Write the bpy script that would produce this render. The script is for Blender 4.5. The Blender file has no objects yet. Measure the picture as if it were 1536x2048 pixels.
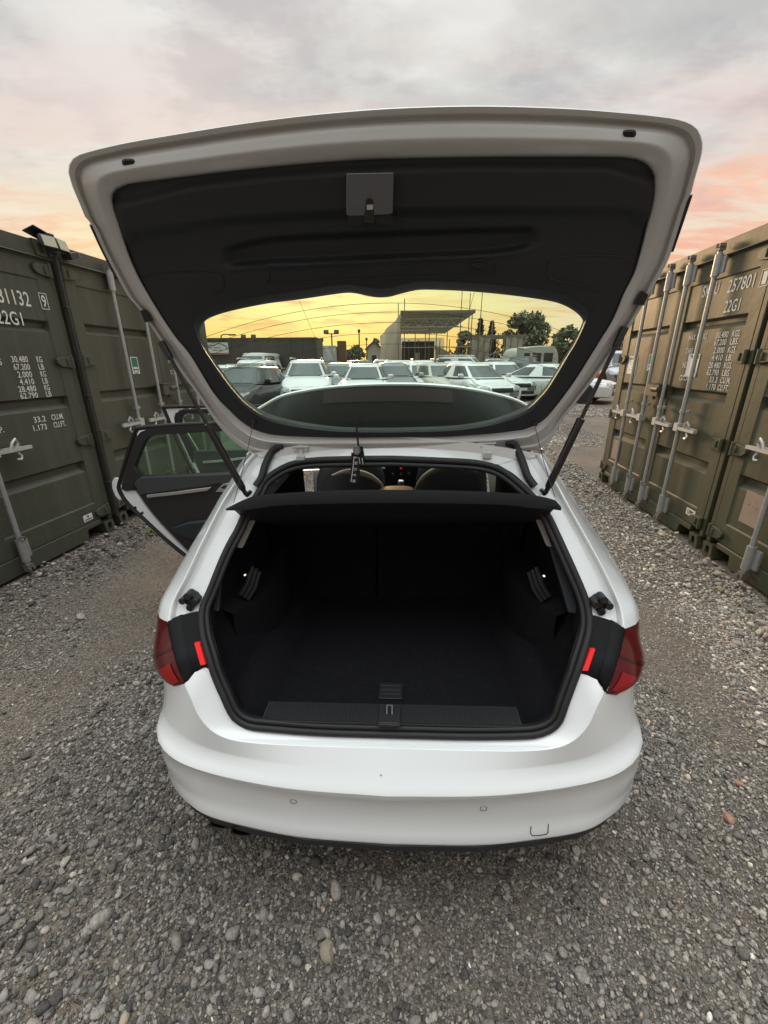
import bpy, bmesh, math, random
import numpy as np
from mathutils import Vector, Matrix, Euler
random.seed(7); rng = np.random.default_rng(11)
R = math.radians
S = bpy.context.scene
COL = S.collection

# ------------------------------------------------------------------ camera, sky, sun, exposure
FPX, PIT, ROLL, CH = 824.0, 0.3469, -0.0071, 1.72
cF = np.array([0, math.cos(PIT), -math.sin(PIT)]); cU0 = np.array([0, math.sin(PIT), math.cos(PIT)]); cR0 = np.array([1., 0, 0])
cR = math.cos(ROLL) * cR0 + math.sin(ROLL) * cU0; cU = -math.sin(ROLL) * cR0 + math.cos(ROLL) * cU0
cam_d = bpy.data.cameras.new('camera'); cam = bpy.data.objects.new('camera', cam_d); COL.objects.link(cam)
cam.matrix_world = Matrix(((cR[0], cU[0], -cF[0], 0), (cR[1], cU[1], -cF[1], 0), (cR[2], cU[2], -cF[2], CH), (0, 0, 0, 1)))
cam_d.sensor_fit = 'VERTICAL'; cam_d.sensor_height = 24.0; cam_d.lens = FPX / 2048 * 24.0
cam_d.clip_start = 0.05; cam_d.clip_end = 3000
S.camera = cam
S.view_settings.view_transform = 'Standard'; S.view_settings.look = 'None'
S.view_settings.gamma = 1; S.view_settings.use_curve_mapping = False
S.view_settings.exposure = 1.15
S.render.resolution_x, S.render.resolution_y = 768, 1024
S.cycles.max_bounces = 8; S.cycles.transparent_max_bounces = 16

SUN_AZ, SUN_EL = -7.5, 10.0
sd = bpy.data.lights.new('sun', 'SUN'); sd.energy = 1.1; sd.angle = R(12); sd.color = (1.0, 0.66, 0.36)
so = bpy.data.objects.new('sun', sd); COL.objects.link(so)
so.rotation_euler = Euler((R(90 - SUN_EL), 0, R(180 - SUN_AZ)), 'XYZ')
so.location = (0, 0, 30)

W = bpy.data.worlds.new('World'); S.world = W; W.use_nodes = True
def make_world():
    nt = W.node_tree; N = nt.nodes; L = nt.links; N.clear()
    def n(t, **k):
        x = N.new(t)
        for a, b in k.items(): setattr(x, a, b)
        return x
    def val(sock, v):
        if hasattr(v, 'is_linked'): L.new(v, sock)
        else: sock.default_value = v
    def m(op, a, b=0.0, c=0.0, clamp=False):
        x = n('ShaderNodeMath', operation=op, use_clamp=clamp)
        val(x.inputs[0], a); val(x.inputs[1], b); val(x.inputs[2], c)
        return x.outputs[0]
    def ss(v, a, b):
        x = n('ShaderNodeMapRange', interpolation_type='SMOOTHSTEP')
        val(x.inputs[0], v); x.inputs[1].default_value = a; x.inputs[2].default_value = b
        return x.outputs[0]
    def mix(f, a, b, mode='MIX'):
        x = n('ShaderNodeMix', data_type='RGBA', blend_type=mode)
        val(x.inputs[0], f)
        for s_, v in ((x.inputs[6], a), (x.inputs[7], b)):
            if isinstance(v, tuple): s_.default_value = (*v, 1)
            else: L.new(v, s_)
        return x.outputs[2]
    tc = n('ShaderNodeTexCoord'); sep = n('ShaderNodeSeparateXYZ'); L.new(tc.outputs['Generated'], sep.inputs[0])
    x, y, z = sep.outputs
    sa = R(SUN_AZ)
    fwd = m('ADD', m('MULTIPLY', x, math.sin(sa)), m('MULTIPLY', y, math.cos(sa)))      # towards the sunset
    zc = m('MAXIMUM', z, 0.0)
    el = m('ARCSINE', zc)
    # clouds on a flat layer overhead
    den = m('ADD', zc, 0.12)
    comb = n('ShaderNodeCombineXYZ'); L.new(m('DIVIDE', x, den), comb.inputs[0]); L.new(m('DIVIDE', y, den), comb.inputs[1])
    def noise(scale, detail, rough, sx=1.0, sy=1.0, off=(0, 0, 0), dist=0.0):
        mp = n('ShaderNodeMapping'); L.new(comb.outputs[0], mp.inputs[0]); mp.inputs['Scale'].default_value = (sx, sy, 1); mp.inputs['Location'].default_value = off
        t = n('ShaderNodeTexNoise'); L.new(mp.outputs[0], t.inputs['Vector']); t.inputs['Scale'].default_value = scale
        t.inputs['Detail'].default_value = detail; t.inputs['Roughness'].default_value = rough; t.inputs['Distortion'].default_value = dist
        return t.outputs['Fac']
    n1 = noise(1.5, 6, .55, 1.0, 1.2, (3, 1, 0), .15); n2 = noise(2.6, 6, .58, 1.0, 1.4, (1, 8, 4), .2); n3 = noise(1.6, 6, .62, .55, 2.4, (5, 2, 2), .3)
    grey = mix(ss(n1, .36, .64), (.56, .56, .54), (.84, .84, .80))
    grey = mix(m('MULTIPLY', ss(n2, .44, .66), .75), grey, (.47, .455, .47))
    pink = mix(ss(n2, .40, .58), (.70, .49, .46), (.92, .72, .62))
    pf = m('MULTIPLY', m('SUBTRACT', 1.0, ss(el, .20, .62)), ss(n3, .34, .60))
    col = mix(m('MULTIPLY', pf, .85), grey, pink)
    peach = mix(ss(n3, .47, .62), (.95, .80, .58), (.92, .46, .30))
    lowf = m('SUBTRACT', 1.0, ss(el, .14, .36))
    col = mix(m('MULTIPLY', lowf, m('ADD', .35, m('MULTIPLY', ss(fwd, -.4, .8), .65))), col, peach)
    az0 = m('ARCTAN2', x, y)
    rs = m('MULTIPLY', m('MULTIPLY', ss(az0, .38, .58), m('SUBTRACT', 1.0, ss(az0, .95, 1.3))), m('MULTIPLY', ss(el, .225, .262), m('SUBTRACT', 1.0, ss(el, .275, .325))))
    col = mix(m('MULTIPLY', m('MULTIPLY', rs, .75), ss(n2, .42, .60)), col, (1.02, .52, .32))
    glow = m('MULTIPLY', ss(fwd, .80, .985), m('SUBTRACT', 1.0, ss(el, .10, .40)))
    yel = mix(ss(el, .01, .13), (1.0, .50, .05), (1.0, .83, .33))
    col = mix(glow, col, yel)
    # low streaks of cloud across the sunset
    comb2 = n('ShaderNodeCombineXYZ'); az = m('ARCTAN2', x, y); L.new(az, comb2.inputs[0]); L.new(m('MULTIPLY', el, 7.0), comb2.inputs[1])
    t = n('ShaderNodeTexNoise'); L.new(comb2.outputs[0], t.inputs['Vector']); t.inputs['Scale'].default_value = 6.5; t.inputs['Detail'].default_value = 5; t.inputs['Roughness'].default_value = .6
    streak = m('MULTIPLY', ss(t.outputs['Fac'], .48, .62), m('MULTIPLY', m('SUBTRACT', 1.0, ss(el, .12, .24)), ss(fwd, .3, .9)))
    streak = m('MULTIPLY', streak, m('ADD', .35, m('MULTIPLY', m('SUBTRACT', 1.0, ss(az, -.06, .12)), .65)))
    col = mix(m('MULTIPLY', streak, .9), col, (.80, .36, .13))
    # clear sky showing thinly through the deck
    sky = n('ShaderNodeTexSky', sky_type='NISHITA'); sky.sun_disc = False; sky.sun_elevation = R(SUN_EL); sky.sun_rotation = R(SUN_AZ)
    skyc = mix(1.0, sky.outputs[0], (.07, .07, .07), 'MULTIPLY')
    col = mix(.12, col, skyc)
    # overhead raised well beyond a natural overcast deck to brighten the white bumper
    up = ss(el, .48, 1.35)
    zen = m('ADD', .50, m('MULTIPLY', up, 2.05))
    rear = m('MULTIPLY', m('SUBTRACT', 1.0, ss(fwd, -.70, .50)), m('SUBTRACT', 1.0, ss(el, .40, 1.05)))  # low sky behind the camera dimmed to keep the tailgate frame darker
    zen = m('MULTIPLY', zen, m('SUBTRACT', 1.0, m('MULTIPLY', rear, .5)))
    col = mix(up, col, mix(1.0, col, (.93, 1.0, 1.04), 'MULTIPLY'))
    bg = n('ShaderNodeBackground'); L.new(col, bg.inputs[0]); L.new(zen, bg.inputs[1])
    out = n('ShaderNodeOutputWorld'); L.new(bg.outputs[0], out.inputs[0])
make_world()

# ------------------------------------------------------------------ materials
MATS = {}
def mat(name, col, rough=.6, metal=0., coat=0., spec=.5, noise=None, bump=None, emis=None, sheen=0.):
    """noise=(scale, amount, colour2) mottles the colour; bump=(scale, strength)"""
    if name in MATS: return MATS[name]
    m = bpy.data.materials.new(name); m.use_nodes = True; nt = m.node_tree; N = nt.nodes; L = nt.links
    b = N['Principled BSDF']; b.inputs['Base Color'].default_value = (*col, 1); b.inputs['Roughness'].default_value = rough
    b.inputs['Metallic'].default_value = metal; b.inputs['Coat Weight'].default_value = coat; b.inputs['Coat Roughness'].default_value = .05
    b.inputs['Specular IOR Level'].default_value = spec
    tc = N.new('ShaderNodeTexCoord')
    if noise:
        t = N.new('ShaderNodeTexNoise'); t.inputs['Scale'].default_value = noise[0]; t.inputs['Detail'].default_value = 6; t.inputs['Roughness'].default_value = .65
        L.new(tc.outputs['Object'], t.inputs['Vector'])
        r = N.new('ShaderNodeMapRange'); r.inputs[1].default_value = .42; r.inputs[2].default_value = .72; r.inputs[4].default_value = noise[1]
        L.new(t.outputs['Fac'], r.inputs[0])
        x = N.new('ShaderNodeMix'); x.data_type = 'RGBA'; L.new(r.outputs[0], x.inputs[0]); x.inputs[6].default_value = (*col, 1); x.inputs[7].default_value = (*noise[2], 1)
        L.new(x.outputs[2], b.inputs['Base Color'])
        rr = N.new('ShaderNodeMath'); rr.operation = 'MULTIPLY_ADD'; L.new(r.outputs[0], rr.inputs[0]); rr.inputs[1].default_value = .2; rr.inputs[2].default_value = rough; L.new(rr.outputs[0], b.inputs['Roughness'])
    if bump:
        t2 = N.new('ShaderNodeTexNoise'); t2.inputs['Scale'].default_value = bump[0]; t2.inputs['Detail'].default_value = 4; L.new(tc.outputs['Object'], t2.inputs['Vector'])
        bp = N.new('ShaderNodeBump'); bp.inputs['Strength'].default_value = bump[1]; bp.inputs['Distance'].default_value = .01; L.new(t2.outputs['Fac'], bp.inputs['Height']); L.new(bp.outputs[0], b.inputs['Normal'])
    if emis: b.inputs['Emission Color'].default_value = (*emis[0], 1); b.inputs['Emission Strength'].default_value = emis[1]
    MATS[name] = m
    return m
def glass_mat(name, tint, gloss=.12):
    if name in MATS: return MATS[name]
    m = bpy.data.materials.new(name); m.use_nodes = True; nt = m.node_tree; N = nt.nodes; L = nt.links; N.clear()
    o = N.new('ShaderNodeOutputMaterial'); a = N.new('ShaderNodeBsdfTransparent'); a.inputs[0].default_value = (*tint, 1)
    g = N.new('ShaderNodeBsdfGlossy'); g.inputs['Roughness'].default_value = .02; g.inputs[0].default_value = (.9, .95, .95, 1)
    fr = N.new('ShaderNodeFresnel'); fr.inputs[0].default_value = 1.45
    sc = N.new('ShaderNodeMath'); sc.operation = 'MULTIPLY'; sc.inputs[1].default_value = gloss / .04 * .5; L.new(fr.outputs[0], sc.inputs[0]); sc.use_clamp = True
    x = N.new('ShaderNodeMixShader'); L.new(sc.outputs[0], x.inputs[0]); L.new(a.outputs[0], x.inputs[1]); L.new(g.outputs[0], x.inputs[2]); L.new(x.outputs[0], o.inputs[0])
    MATS[name] = m
    return m
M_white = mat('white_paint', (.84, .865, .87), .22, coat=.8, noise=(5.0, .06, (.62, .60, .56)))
M_white_shade = mat('white_paint_shaded', (.56, .56, .545), .30, coat=.5, noise=(9.0, .25, (.48, .465, .43)))  # same paint as the body, darkened: shade on the raised tailgate put into colour
M_black = mat('black_plastic', (.018, .019, .021), .45, bump=(400, .15))
M_gloss = mat('gloss_black', (.008, .008, .009), .08, coat=.5)
M_trim = mat('grey_trim', (.017, .0205, .025), .55, bump=(900, .25))
M_carpet = mat('boot_carpet', (.016, .016, .020), .95, spec=.12, noise=(60, .6, (.030, .030, .034)), bump=(700, .8))
M_rubber = mat('rubber', (.013, .013, .014), .6)
M_red = mat('red_lens', (.085, .0015, .004), .22, coat=.25)
M_redbr = mat('glowing_red_reflector', (.85, .012, .012), .25, coat=.3, emis=((1, .02, .02), .06))  # emission adds a faint glow of its own to the reflector red
M_chrome = mat('chrome', (.75, .75, .76), .12, metal=1)
M_alu = mat('brushed_aluminium', (.62, .63, .65), .32, metal=1)
M_latch = mat('latch_grey', (.125, .13, .145), .5)
M_cream = mat('lit_cream_leather', (.60, .52, .38), .5)
M_tan = mat('tan_leather', (.34, .09, .022), .45)
M_seat = mat('black_leather', (.02, .02, .022), .42)
M_glass = glass_mat('tinted_glass', (.80, .92, .84), .06)
M_sideglass = glass_mat('door_glass', (.72, .86, .78), .12)
M_tyre = mat('tyre_rubber', (.02, .02, .02), .8)
M_steel = mat('galvanised_steel', (.44, .45, .45), .42, metal=.55, noise=(30, .5, (.30, .29, .27)))
M_whitemark = mat('white_stencil_paint', (.78, .77, .72), .7, noise=(40, .35, (.40, .39, .33)))
M_sticker = mat('sticker_white', (.72, .72, .69), .5, noise=(14, .3, (.5, .48, .42)))
M_stickg = mat('sticker_green', (.02, .17, .11), .5)
M_ink = mat('black_ink', (.02, .02, .02), .6)

# ------------------------------------------------------------------ mesh helpers
class MB:
    def __init__(s): s.V = []; s.F = []; s.MI = []; s.mi = 0
    def add(s, V, F):
        o = len(s.V); s.V += [tuple(float(c) for c in v) for v in V]; s.F += [tuple(i + o for i in f) for f in F]; s.MI += [s.mi] * len(F); return s
    def box(s, c, d, rot=None):
        hx, hy, hz = d[0] / 2, d[1] / 2, d[2] / 2
        P = [Vector((x, y, z)) for x in (-hx, hx) for y in (-hy, hy) for z in (-hz, hz)]
        if rot is not None: P = [rot @ p for p in P]
        c = Vector(c)
        return s.add([p + c for p in P], [(0, 1, 3, 2), (4, 6, 7, 5), (0, 4, 5, 1), (2, 3, 7, 6), (0, 2, 6, 4), (1, 5, 7, 3)])
    def span(s, x0, x1, y0, y1, z0, z1): return s.box(((x0 + x1) / 2, (y0 + y1) / 2, (z0 + z1) / 2), (abs(x1 - x0), abs(y1 - y0), abs(z1 - z0)))
    def grid(s, rows, closed=False):
        n = len(rows[0]); V = [p for r in rows for p in r]; F = []
        for i in range(len(rows) - 1):
            for j in range(n if closed else n - 1):
                k = (j + 1) % n
                F.append((i * n + j, i * n + k, (i + 1) * n + k, (i + 1) * n + j))
        return s.add(V, F)
    def cap(s, ring): return s.add(ring, [tuple(range(len(ring)))])
    def tube(s, P, r, n=10, closed=False, caps=True, flat=1.0):
        P = [Vector(p) for p in P]; m = len(P); rows = []; up = None
        for i, p in enumerate(P):
            a = P[(i - 1) % m] if (closed or i > 0) else p; b = P[(i + 1) % m] if (closed or i < m - 1) else p
            d = (b - a).normalized()
            if up is None:
                up = Vector((0, 0, 1)) if abs(d.z) < .9 else Vector((1, 0, 0))
            x = d.cross(up).normalized(); up = x.cross(d).normalized()
            ri = r[i] if isinstance(r, (list, tuple)) else r
            rows.append([p + x * (math.cos(2 * math.pi * k / n) * ri) + up * (math.sin(2 * math.pi * k / n) * ri * flat) for k in range(n)])
        if closed: rows.append(rows[0])
        s.grid(rows, True)
        if caps and not closed: s.cap(rows[0]); s.cap(rows[-1])
        return s
    def disc(s, c, axis, r, h, n=20, r2=None):
        a = Vector(axis).normalized(); c = Vector(c)
        return s.tube([c - a * h / 2, c + a * h / 2], [r, r2 if r2 is not None else r], n)
    def prism(s, outline, y0, y1):
        """outline (x, z) extruded along y"""
        n = len(outline); V = [(x, y0, z) for x, z in outline] + [(x, y1, z) for x, z in outline]
        F = [tuple(range(n)), tuple(range(2 * n - 1, n - 1, -1))] + [(i, (i + 1) % n, n + (i + 1) % n, n + i) for i in range(n)]
        return s.add(V, F)
    def mesh(s, name, mats, angle=35, merge=1e-5):
        me = bpy.data.meshes.new(name); me.from_pydata(s.V, [], s.F)
        mats = mats if isinstance(mats, (list, tuple)) else [mats]
        for m_ in mats: me.materials.append(m_)
        if len(mats) > 1: me.polygons.foreach_set('material_index', s.MI)
        bm = bmesh.new(); bm.from_mesh(me)
        if merge: bmesh.ops.remove_doubles(bm, verts=bm.verts, dist=merge)
        bmesh.ops.recalc_face_normals(bm, faces=bm.faces); bm.to_mesh(me); bm.free()
        for p in me.polygons: p.use_smooth = True
        me.set_sharp_from_angle(angle=R(angle))
        return me
    def build(s, name, mats, parent=None, angle=35, bevel=0, merge=1e-5, seg=2):
        o = bpy.data.objects.new(name, s.mesh(name, mats, angle, merge)); COL.objects.link(o)
        if parent: o.parent = parent
        if bevel:
            b = o.modifiers.new('bevel', 'BEVEL'); b.width = bevel; b.segments = seg; b.limit_method = 'ANGLE'; b.angle_limit = R(40); b.harden_normals = False
        return o
def tag(o, label=None, cat=None, group=None, kind=None):
    for k, v in (('label', label), ('category', cat), ('group', group), ('kind', kind)):
        if v: o[k] = v
    return o
def empty(name, loc=(0, 0, 0), rz=0, label=None, cat=None, group=None):
    o = bpy.data.objects.new(name, None); COL.objects.link(o); o.location = loc; o.rotation_euler = (0, 0, rz); o.empty_display_size = .2
    return tag(o, label, cat, group)
def copy_tree(o, parent=None):
    c = o.copy(); COL.objects.link(c)
    if parent: c.parent = parent
    for ch in list(o.children): copy_tree(ch, c)
    return c
def crom(P, n, closed=False):
    """Catmull-Rom through P, resampled to n points of even arc length"""
    P = np.array(P, float); m = len(P)
    if closed: Q = np.vstack([P[-1], P, P[0], P[1]])
    else: Q = np.vstack([2 * P[0] - P[1], P, 2 * P[-1] - P[-2]])
    out = []; segs = m if closed else m - 1
    for i in range(segs):
        p0, p1, p2, p3 = Q[i:i + 4]
        for t in np.linspace(0, 1, 12, endpoint=False):
            out.append(.5 * (2 * p1 + (p2 - p0) * t + (2 * p0 - 5 * p1 + 4 * p2 - p3) * t * t + (3 * p1 - p0 - 3 * p2 + p3) * t ** 3))
    out.append(P[0] if closed else P[-1]); out = np.array(out)
    d = np.r_[0, np.cumsum(np.linalg.norm(np.diff(out, axis=0), axis=1))]
    tt = np.linspace(0, d[-1], n + 1)[:-1] if closed else np.linspace(0, d[-1], n)
    return np.stack([np.interp(tt, d, out[:, k]) for k in range(P.shape[1])], 1)
def soft(mb, c, d, rot=None, n=10, e=3.2):
    rows = []
    for i in range(n + 1):
        ph = -math.pi / 2 + math.pi * i / n; row = []
        for j in range(2 * n):
            th = 2 * math.pi * j / (2 * n); f = lambda x: math.copysign(abs(x) ** (2 / e), x)
            p = Vector((d[0] / 2 * f(math.cos(ph)) * f(math.cos(th)), d[1] / 2 * f(math.cos(ph)) * f(math.sin(th)), d[2] / 2 * f(math.sin(ph))))
            row.append((rot @ p if rot is not None else p) + Vector(c))
        rows.append(row)
    mb.grid(rows, True); return mb
def text_mesh(name, txt, mtl, parent, x0, x1, z0, z1, y, extr=.0012, bold=0.006, rot=None):
    """lettering that fills the box x0..x1, z0..z1 in the plane y of its parent, read from -y"""
    cu = bpy.data.curves.new('t', 'FONT'); cu.body = txt; cu.extrude = .01; cu.offset = bold; cu.space_character = 1.05; cu.resolution_u = 3
    o = bpy.data.objects.new('t', cu); COL.objects.link(o)
    bpy.context.view_layer.update()
    me = bpy.data.meshes.new_from_object(o.evaluated_get(bpy.context.evaluated_depsgraph_get()))
    bpy.data.objects.remove(o); bpy.data.curves.remove(cu)
    co = np.empty(len(me.vertices) * 3); me.vertices.foreach_get('co', co); co = co.reshape(-1, 3)
    lo, hi = co.min(0), co.max(0); q = (co - lo) / np.maximum(hi - lo, 1e-6)
    out = np.stack([x0 + q[:, 0] * (x1 - x0), y - q[:, 2] * extr, z0 + q[:, 1] * (z1 - z0)], 1)
    me.vertices.foreach_set('co', out.ravel()); me.materials.clear(); me.materials.append(mtl); me.update()
    t = bpy.data.objects.new(name, me); COL.objects.link(t); t.parent = parent
    return t
def ray(px, py): return cF + (px - 768) / FPX * cR - (py - 1024) / FPX * cU
def at_y(px, py, y): r = ray(px, py); t = y / r[1]; return np.array([0, 0, CH]) + r * t
def at_z(px, py, z): r = ray(px, py); t = (z - CH) / r[2]; return np.array([0, 0, CH]) + r * t

# ------------------------------------------------------------------ ground
AL, XL, YL = .1172, -2.8262, 4.056      # left container row: angle, seam
AR, XR, YR = .1145, 2.8592, 3.4052      # right container row
CB = .102                                # the containers stand a little above the wheel tracks
def sst(a, b, x): t = np.clip((x - a) / (b - a), 0, 1); return t * t * (3 - 2 * t)
def hsh(i, j, s): 
    v = np.sin(i * 127.1 + j * 311.7 + s * 74.7) * 43758.5453; return v - np.floor(v)
def vnoise(x, y, s=0):
    x = np.asarray(x, float); y = np.asarray(y, float)
    i, j = np.floor(x), np.floor(y); f, g = x - i, y - j; f = f * f * (3 - 2 * f); g = g * g * (3 - 2 * g)
    return (hsh(i, j, s) * (1 - f) + hsh(i + 1, j, s) * f) * (1 - g) + (hsh(i, j + 1, s) * (1 - f) + hsh(i + 1, j + 1, s) * f) * g
def gz(x, y):
    x = np.asarray(x, float); y = np.asarray(y, float)
    side = np.abs(x + .435 - .1165 * y)
    b = CB * np.maximum(sst(1.1, 2.7, side), sst(4.8, 9.0, y)) + .018 * np.clip(y - 8, 0, 24)
    return b + (vnoise(x * 1.3, y * 1.3, 1) - .5) * .03 * sst(.6, 1.6, side) + (vnoise(x * 4, y * 4, 2) - .5) * .012 - .004
def make_ground():
    xs = np.unique(np.r_[np.linspace(-4, 4.4, 106), np.linspace(-60, -4, 30), np.linspace(4.4, 60, 30), [-1500, -300, 300, 1500]])
    ys = np.unique(np.r_[np.linspace(-1.2, 9, 128), np.linspace(9, 120, 50), [-300, -60, -10, -3, 200, 400, 1500]])
    X, Y = np.meshgrid(xs, ys); Z = gz(X, Y)
    mb = MB(); mb.grid([list(zip(X[i], Y[i], Z[i])) for i in range(len(ys))])
    m = bpy.data.materials.new('gravelly_dirt'); m.use_nodes = True; nt = m.node_tree; N = nt.nodes; L = nt.links; b = N['Principled BSDF']; b.inputs['Roughness'].default_value = .95; b.inputs['Specular IOR Level'].default_value = .2
    tc = N.new('ShaderNodeTexCoord')
    def noise(s, d=6):
        t = N.new('ShaderNodeTexNoise'); t.inputs['Scale'].default_value = s; t.inputs['Detail'].default_value = d; t.inputs['Roughness'].default_value = .65; L.new(tc.outputs['Object'], t.inputs['Vector']); return t.outputs['Fac']
    def vor(s, feat='F1'):
        t = N.new('ShaderNodeTexVoronoi'); t.feature = feat; t.inputs['Scale'].default_value = s; L.new(tc.outputs['Object'], t.inputs['Vector']); return t
    def ramp(f, *st):
        r = N.new('ShaderNodeValToRGB'); L.new(f, r.inputs[0]); e = r.color_ramp.elements
        while len(e) < len(st): e.new(.5)
        for q, (p, c) in zip(e, st): q.position = p; q.color = (*c, 1)
        return r.outputs[0]
    def mixc(f, a, bb, mode='MIX'):
        x = N.new('ShaderNodeMix'); x.data_type = 'RGBA'; x.blend_type = mode
        if isinstance(f, float): x.inputs[0].default_value = f
        else: L.new(f, x.inputs[0])
        L.new(a, x.inputs[6]); L.new(bb, x.inputs[7]); return x.outputs[2]
    v = vor(105); v2 = vor(220); v3 = vor(26)
    sepc = N.new('ShaderNodeSeparateColor'); L.new(v.outputs['Color'], sepc.inputs[0])
    stone = ramp(sepc.outputs[0], (0, (.075, .067, .060)), (.5, (.175, .156, .137)), (.85, (.29, .255, .215)), (1, (.32, .265, .20)))
    dirt = ramp(noise(1.1), (.35, (.145, .115, .088)), (.6, (.215, .171, .131)), (.75, (.27, .22, .172)))
    fine = ramp(noise(55), (.3, (.7, .7, .7)), (.7, (1.5, 1.5, 1.5)))
    dirt = mixc(1.0, dirt, fine, 'MULTIPLY')
    rr = N.new('ShaderNodeMapRange'); rr.inputs[1].default_value = .40; rr.inputs[2].default_value = .60; L.new(noise(.9), rr.inputs[0])
    col = mixc(rr.outputs[0], stone, dirt)
    L.new(col, b.inputs['Base Color'])
    mm = N.new('ShaderNodeMath'); mm.operation = 'MULTIPLY_ADD'; L.new(v.outputs['Distance'], mm.inputs[0]); mm.inputs[1].default_value = -1.0
    m2 = N.new('ShaderNodeMath'); m2.operation = 'MULTIPLY'; L.new(v2.outputs['Distance'], m2.inputs[0]); m2.inputs[1].default_value = -.5; L.new(m2.outputs[0], mm.inputs[2])
    m3 = N.new('ShaderNodeMath'); m3.operation = 'MULTIPLY_ADD'; L.new(v3.outputs['Distance'], m3.inputs[0]); m3.inputs[1].default_value = -.8; L.new(mm.outputs[0], m3.inputs[2])
    bp = N.new('ShaderNodeBump'); bp.inputs['Strength'].default_value = .9; bp.inputs['Distance'].default_value = .012; L.new(m3.outputs[0], bp.inputs['Height']); L.new(bp.outputs[0], b.inputs['Normal'])
    o = mb.build('ground', m, merge=0); tag(o, kind='structure')
make_ground()

def make_gravel():
    """loose stones on the yard: one object, instanced from a handful of stone shapes"""
    src = bpy.data.collections.new('gravel_shapes')
    m = bpy.data.materials.new('pebble'); m.use_nodes = True; nt = m.node_tree; N = nt.nodes; L = nt.links; b = N['Principled BSDF']; b.inputs['Roughness'].default_value = .9; b.inputs['Specular IOR Level'].default_value = .25
    at = N.new('ShaderNodeAttribute'); at.attribute_type = 'INSTANCER'; at.attribute_name = 'tone'
    r = N.new('ShaderNodeValToRGB'); e = r.color_ramp.elements
    st = [(0, (.055, .050, .046)), (.25, (.120, .109, .098)), (.55, (.215, .193, .169)), (.8, (.31, .272, .225)), (.92, (.39, .345, .28)), (.965, (.42, .28, .18)), (1, (.55, .51, .44))]
    while len(e) < len(st): e.new(.5)
    for q, (p, c) in zip(e, st): q.position = p; q.color = (*c, 1)
    L.new(at.outputs['Fac'], r.inputs[0])
    tc = N.new('ShaderNodeTexCoord'); t = N.new('ShaderNodeTexNoise'); t.inputs['Scale'].default_value = 3.5; t.inputs['Detail'].default_value = 5; L.new(tc.outputs['Object'], t.inputs['Vector'])
    rr = N.new('ShaderNodeMapRange'); rr.inputs[1].default_value = .3; rr.inputs[2].default_value = .7; rr.inputs[3].default_value = .95; rr.inputs[4].default_value = 1.95; L.new(t.outputs['Fac'], rr.inputs[0])
    x = N.new('ShaderNodeMix'); x.data_type = 'RGBA'; x.blend_type = 'MULTIPLY'; x.inputs[0].default_value = 1; L.new(r.outputs[0], x.inputs[6]); L.new(rr.outputs[0], x.inputs[7]); L.new(x.outputs[2], b.inputs['Base Color'])
    for k in range(10):
        bm = bmesh.new(); bmesh.ops.create_icosphere(bm, subdivisions=2, radius=1)
        planes = [(Vector(rng.normal(size=3)).normalized(), rng.uniform(.55, .9)) for _ in range(9)]
        sc = Vector((1, rng.uniform(.62, .95), rng.uniform(.45, .75)))
        for vv in bm.verts:
            p = vv.co.copy()
            for nrm, dd in planes:
                q = p.dot(nrm)
                if q > dd: p -= nrm * (q - dd) * .85
            p *= 1 + rng.normal() * .025
            vv.co = Vector((p.x * sc.x, p.y * sc.y, p.z * sc.z))
        me = bpy.data.meshes.new('gravel_shape'); bm.to_mesh(me); bm.free(); me.materials.append(m)
        for p in me.polygons: p.use_smooth = True
        src.objects.link(bpy.data.objects.new('gravel_shape', me))
    P, RT, SC, ID, TN = [], [], [], [], []
    def scatter(n, x0, x1, y0, y1, rmin, rmax, clump, power=2.2, bank=False):
        x = rng.uniform(x0, x1, n); y = rng.uniform(y0, y1, n)
        side = x + .435 - .1165 * y
        k = vnoise(x * 1.25 + 7, y * .9, 5) * .55 + vnoise(x * 3.1, y * 2.6, 6) * .3 + vnoise(x * 8, y * 8, 8) * .15
        track = np.exp(-((side + 1.10 + .26 * np.clip(y, 0, 3) + .12 * np.sin(2.3 * y)) / .30) ** 2) * .27 + np.exp(-((side - 1.9) / .3) ** 2) * .14
        keep = (k - track * 1.5) > rng.uniform(clump - .2, clump + .12, n)
        keep &= (np.abs(side) < 2.84) | (y > 8.2)
        if bank: keep = (np.abs(side) < 2.86) & (np.abs(side) > 2.45 + .15 * np.sin(3 * y))
        x, y, k, side = x[keep], y[keep], k[keep], side[keep]; m_ = len(x)
        rad = rmin + (rmax - rmin) * rng.random(m_) ** power
        z = gz(x, y) + rad * rng.uniform(.1, .75, m_)
        if bank: z += rng.uniform(0, .035, m_)
        P.append(np.stack([x, y, z], 1)); SC.append(rad[:, None] * rng.uniform(.85, 1.2, (m_, 3)))
        RT.append(np.stack([rng.normal(0, .35, m_), rng.normal(0, .35, m_), rng.uniform(0, 6.28, m_)], 1))
        ID.append(rng.integers(0, 10, m_)); TN.append(np.clip(.10 * np.tanh(side - .8) + (vnoise(x * .9, y * .9, 12) - .5) * .28 + rng.beta(1.7, 2.1, m_) * .93 + (rng.random(m_) > .96) * .3, 0, 1))  # stones lighter towards the right: low warm light put into their tone
    scatter(150000, -2.9, 2.75, .05, 2.6, .0018, .0042, .10, 1.0)
    scatter(60000, -3.3, 3.5, 2.6, 5.5, .003, .006, .10, 1.0)
    scatter(105000, -2.9, 2.75, .05, 2.6, .0032, .0075, .33, 1.0)
    scatter(34000, -2.9, 2.75, .05, 2.6, .006, .0135, .38, 1.6)
    scatter(3600, -2.9, 2.75, .05, 2.6, .012, .023, .43)
    scatter(220, -2.9, 2.75, .05, 2.6, .022, .036, .45)
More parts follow.
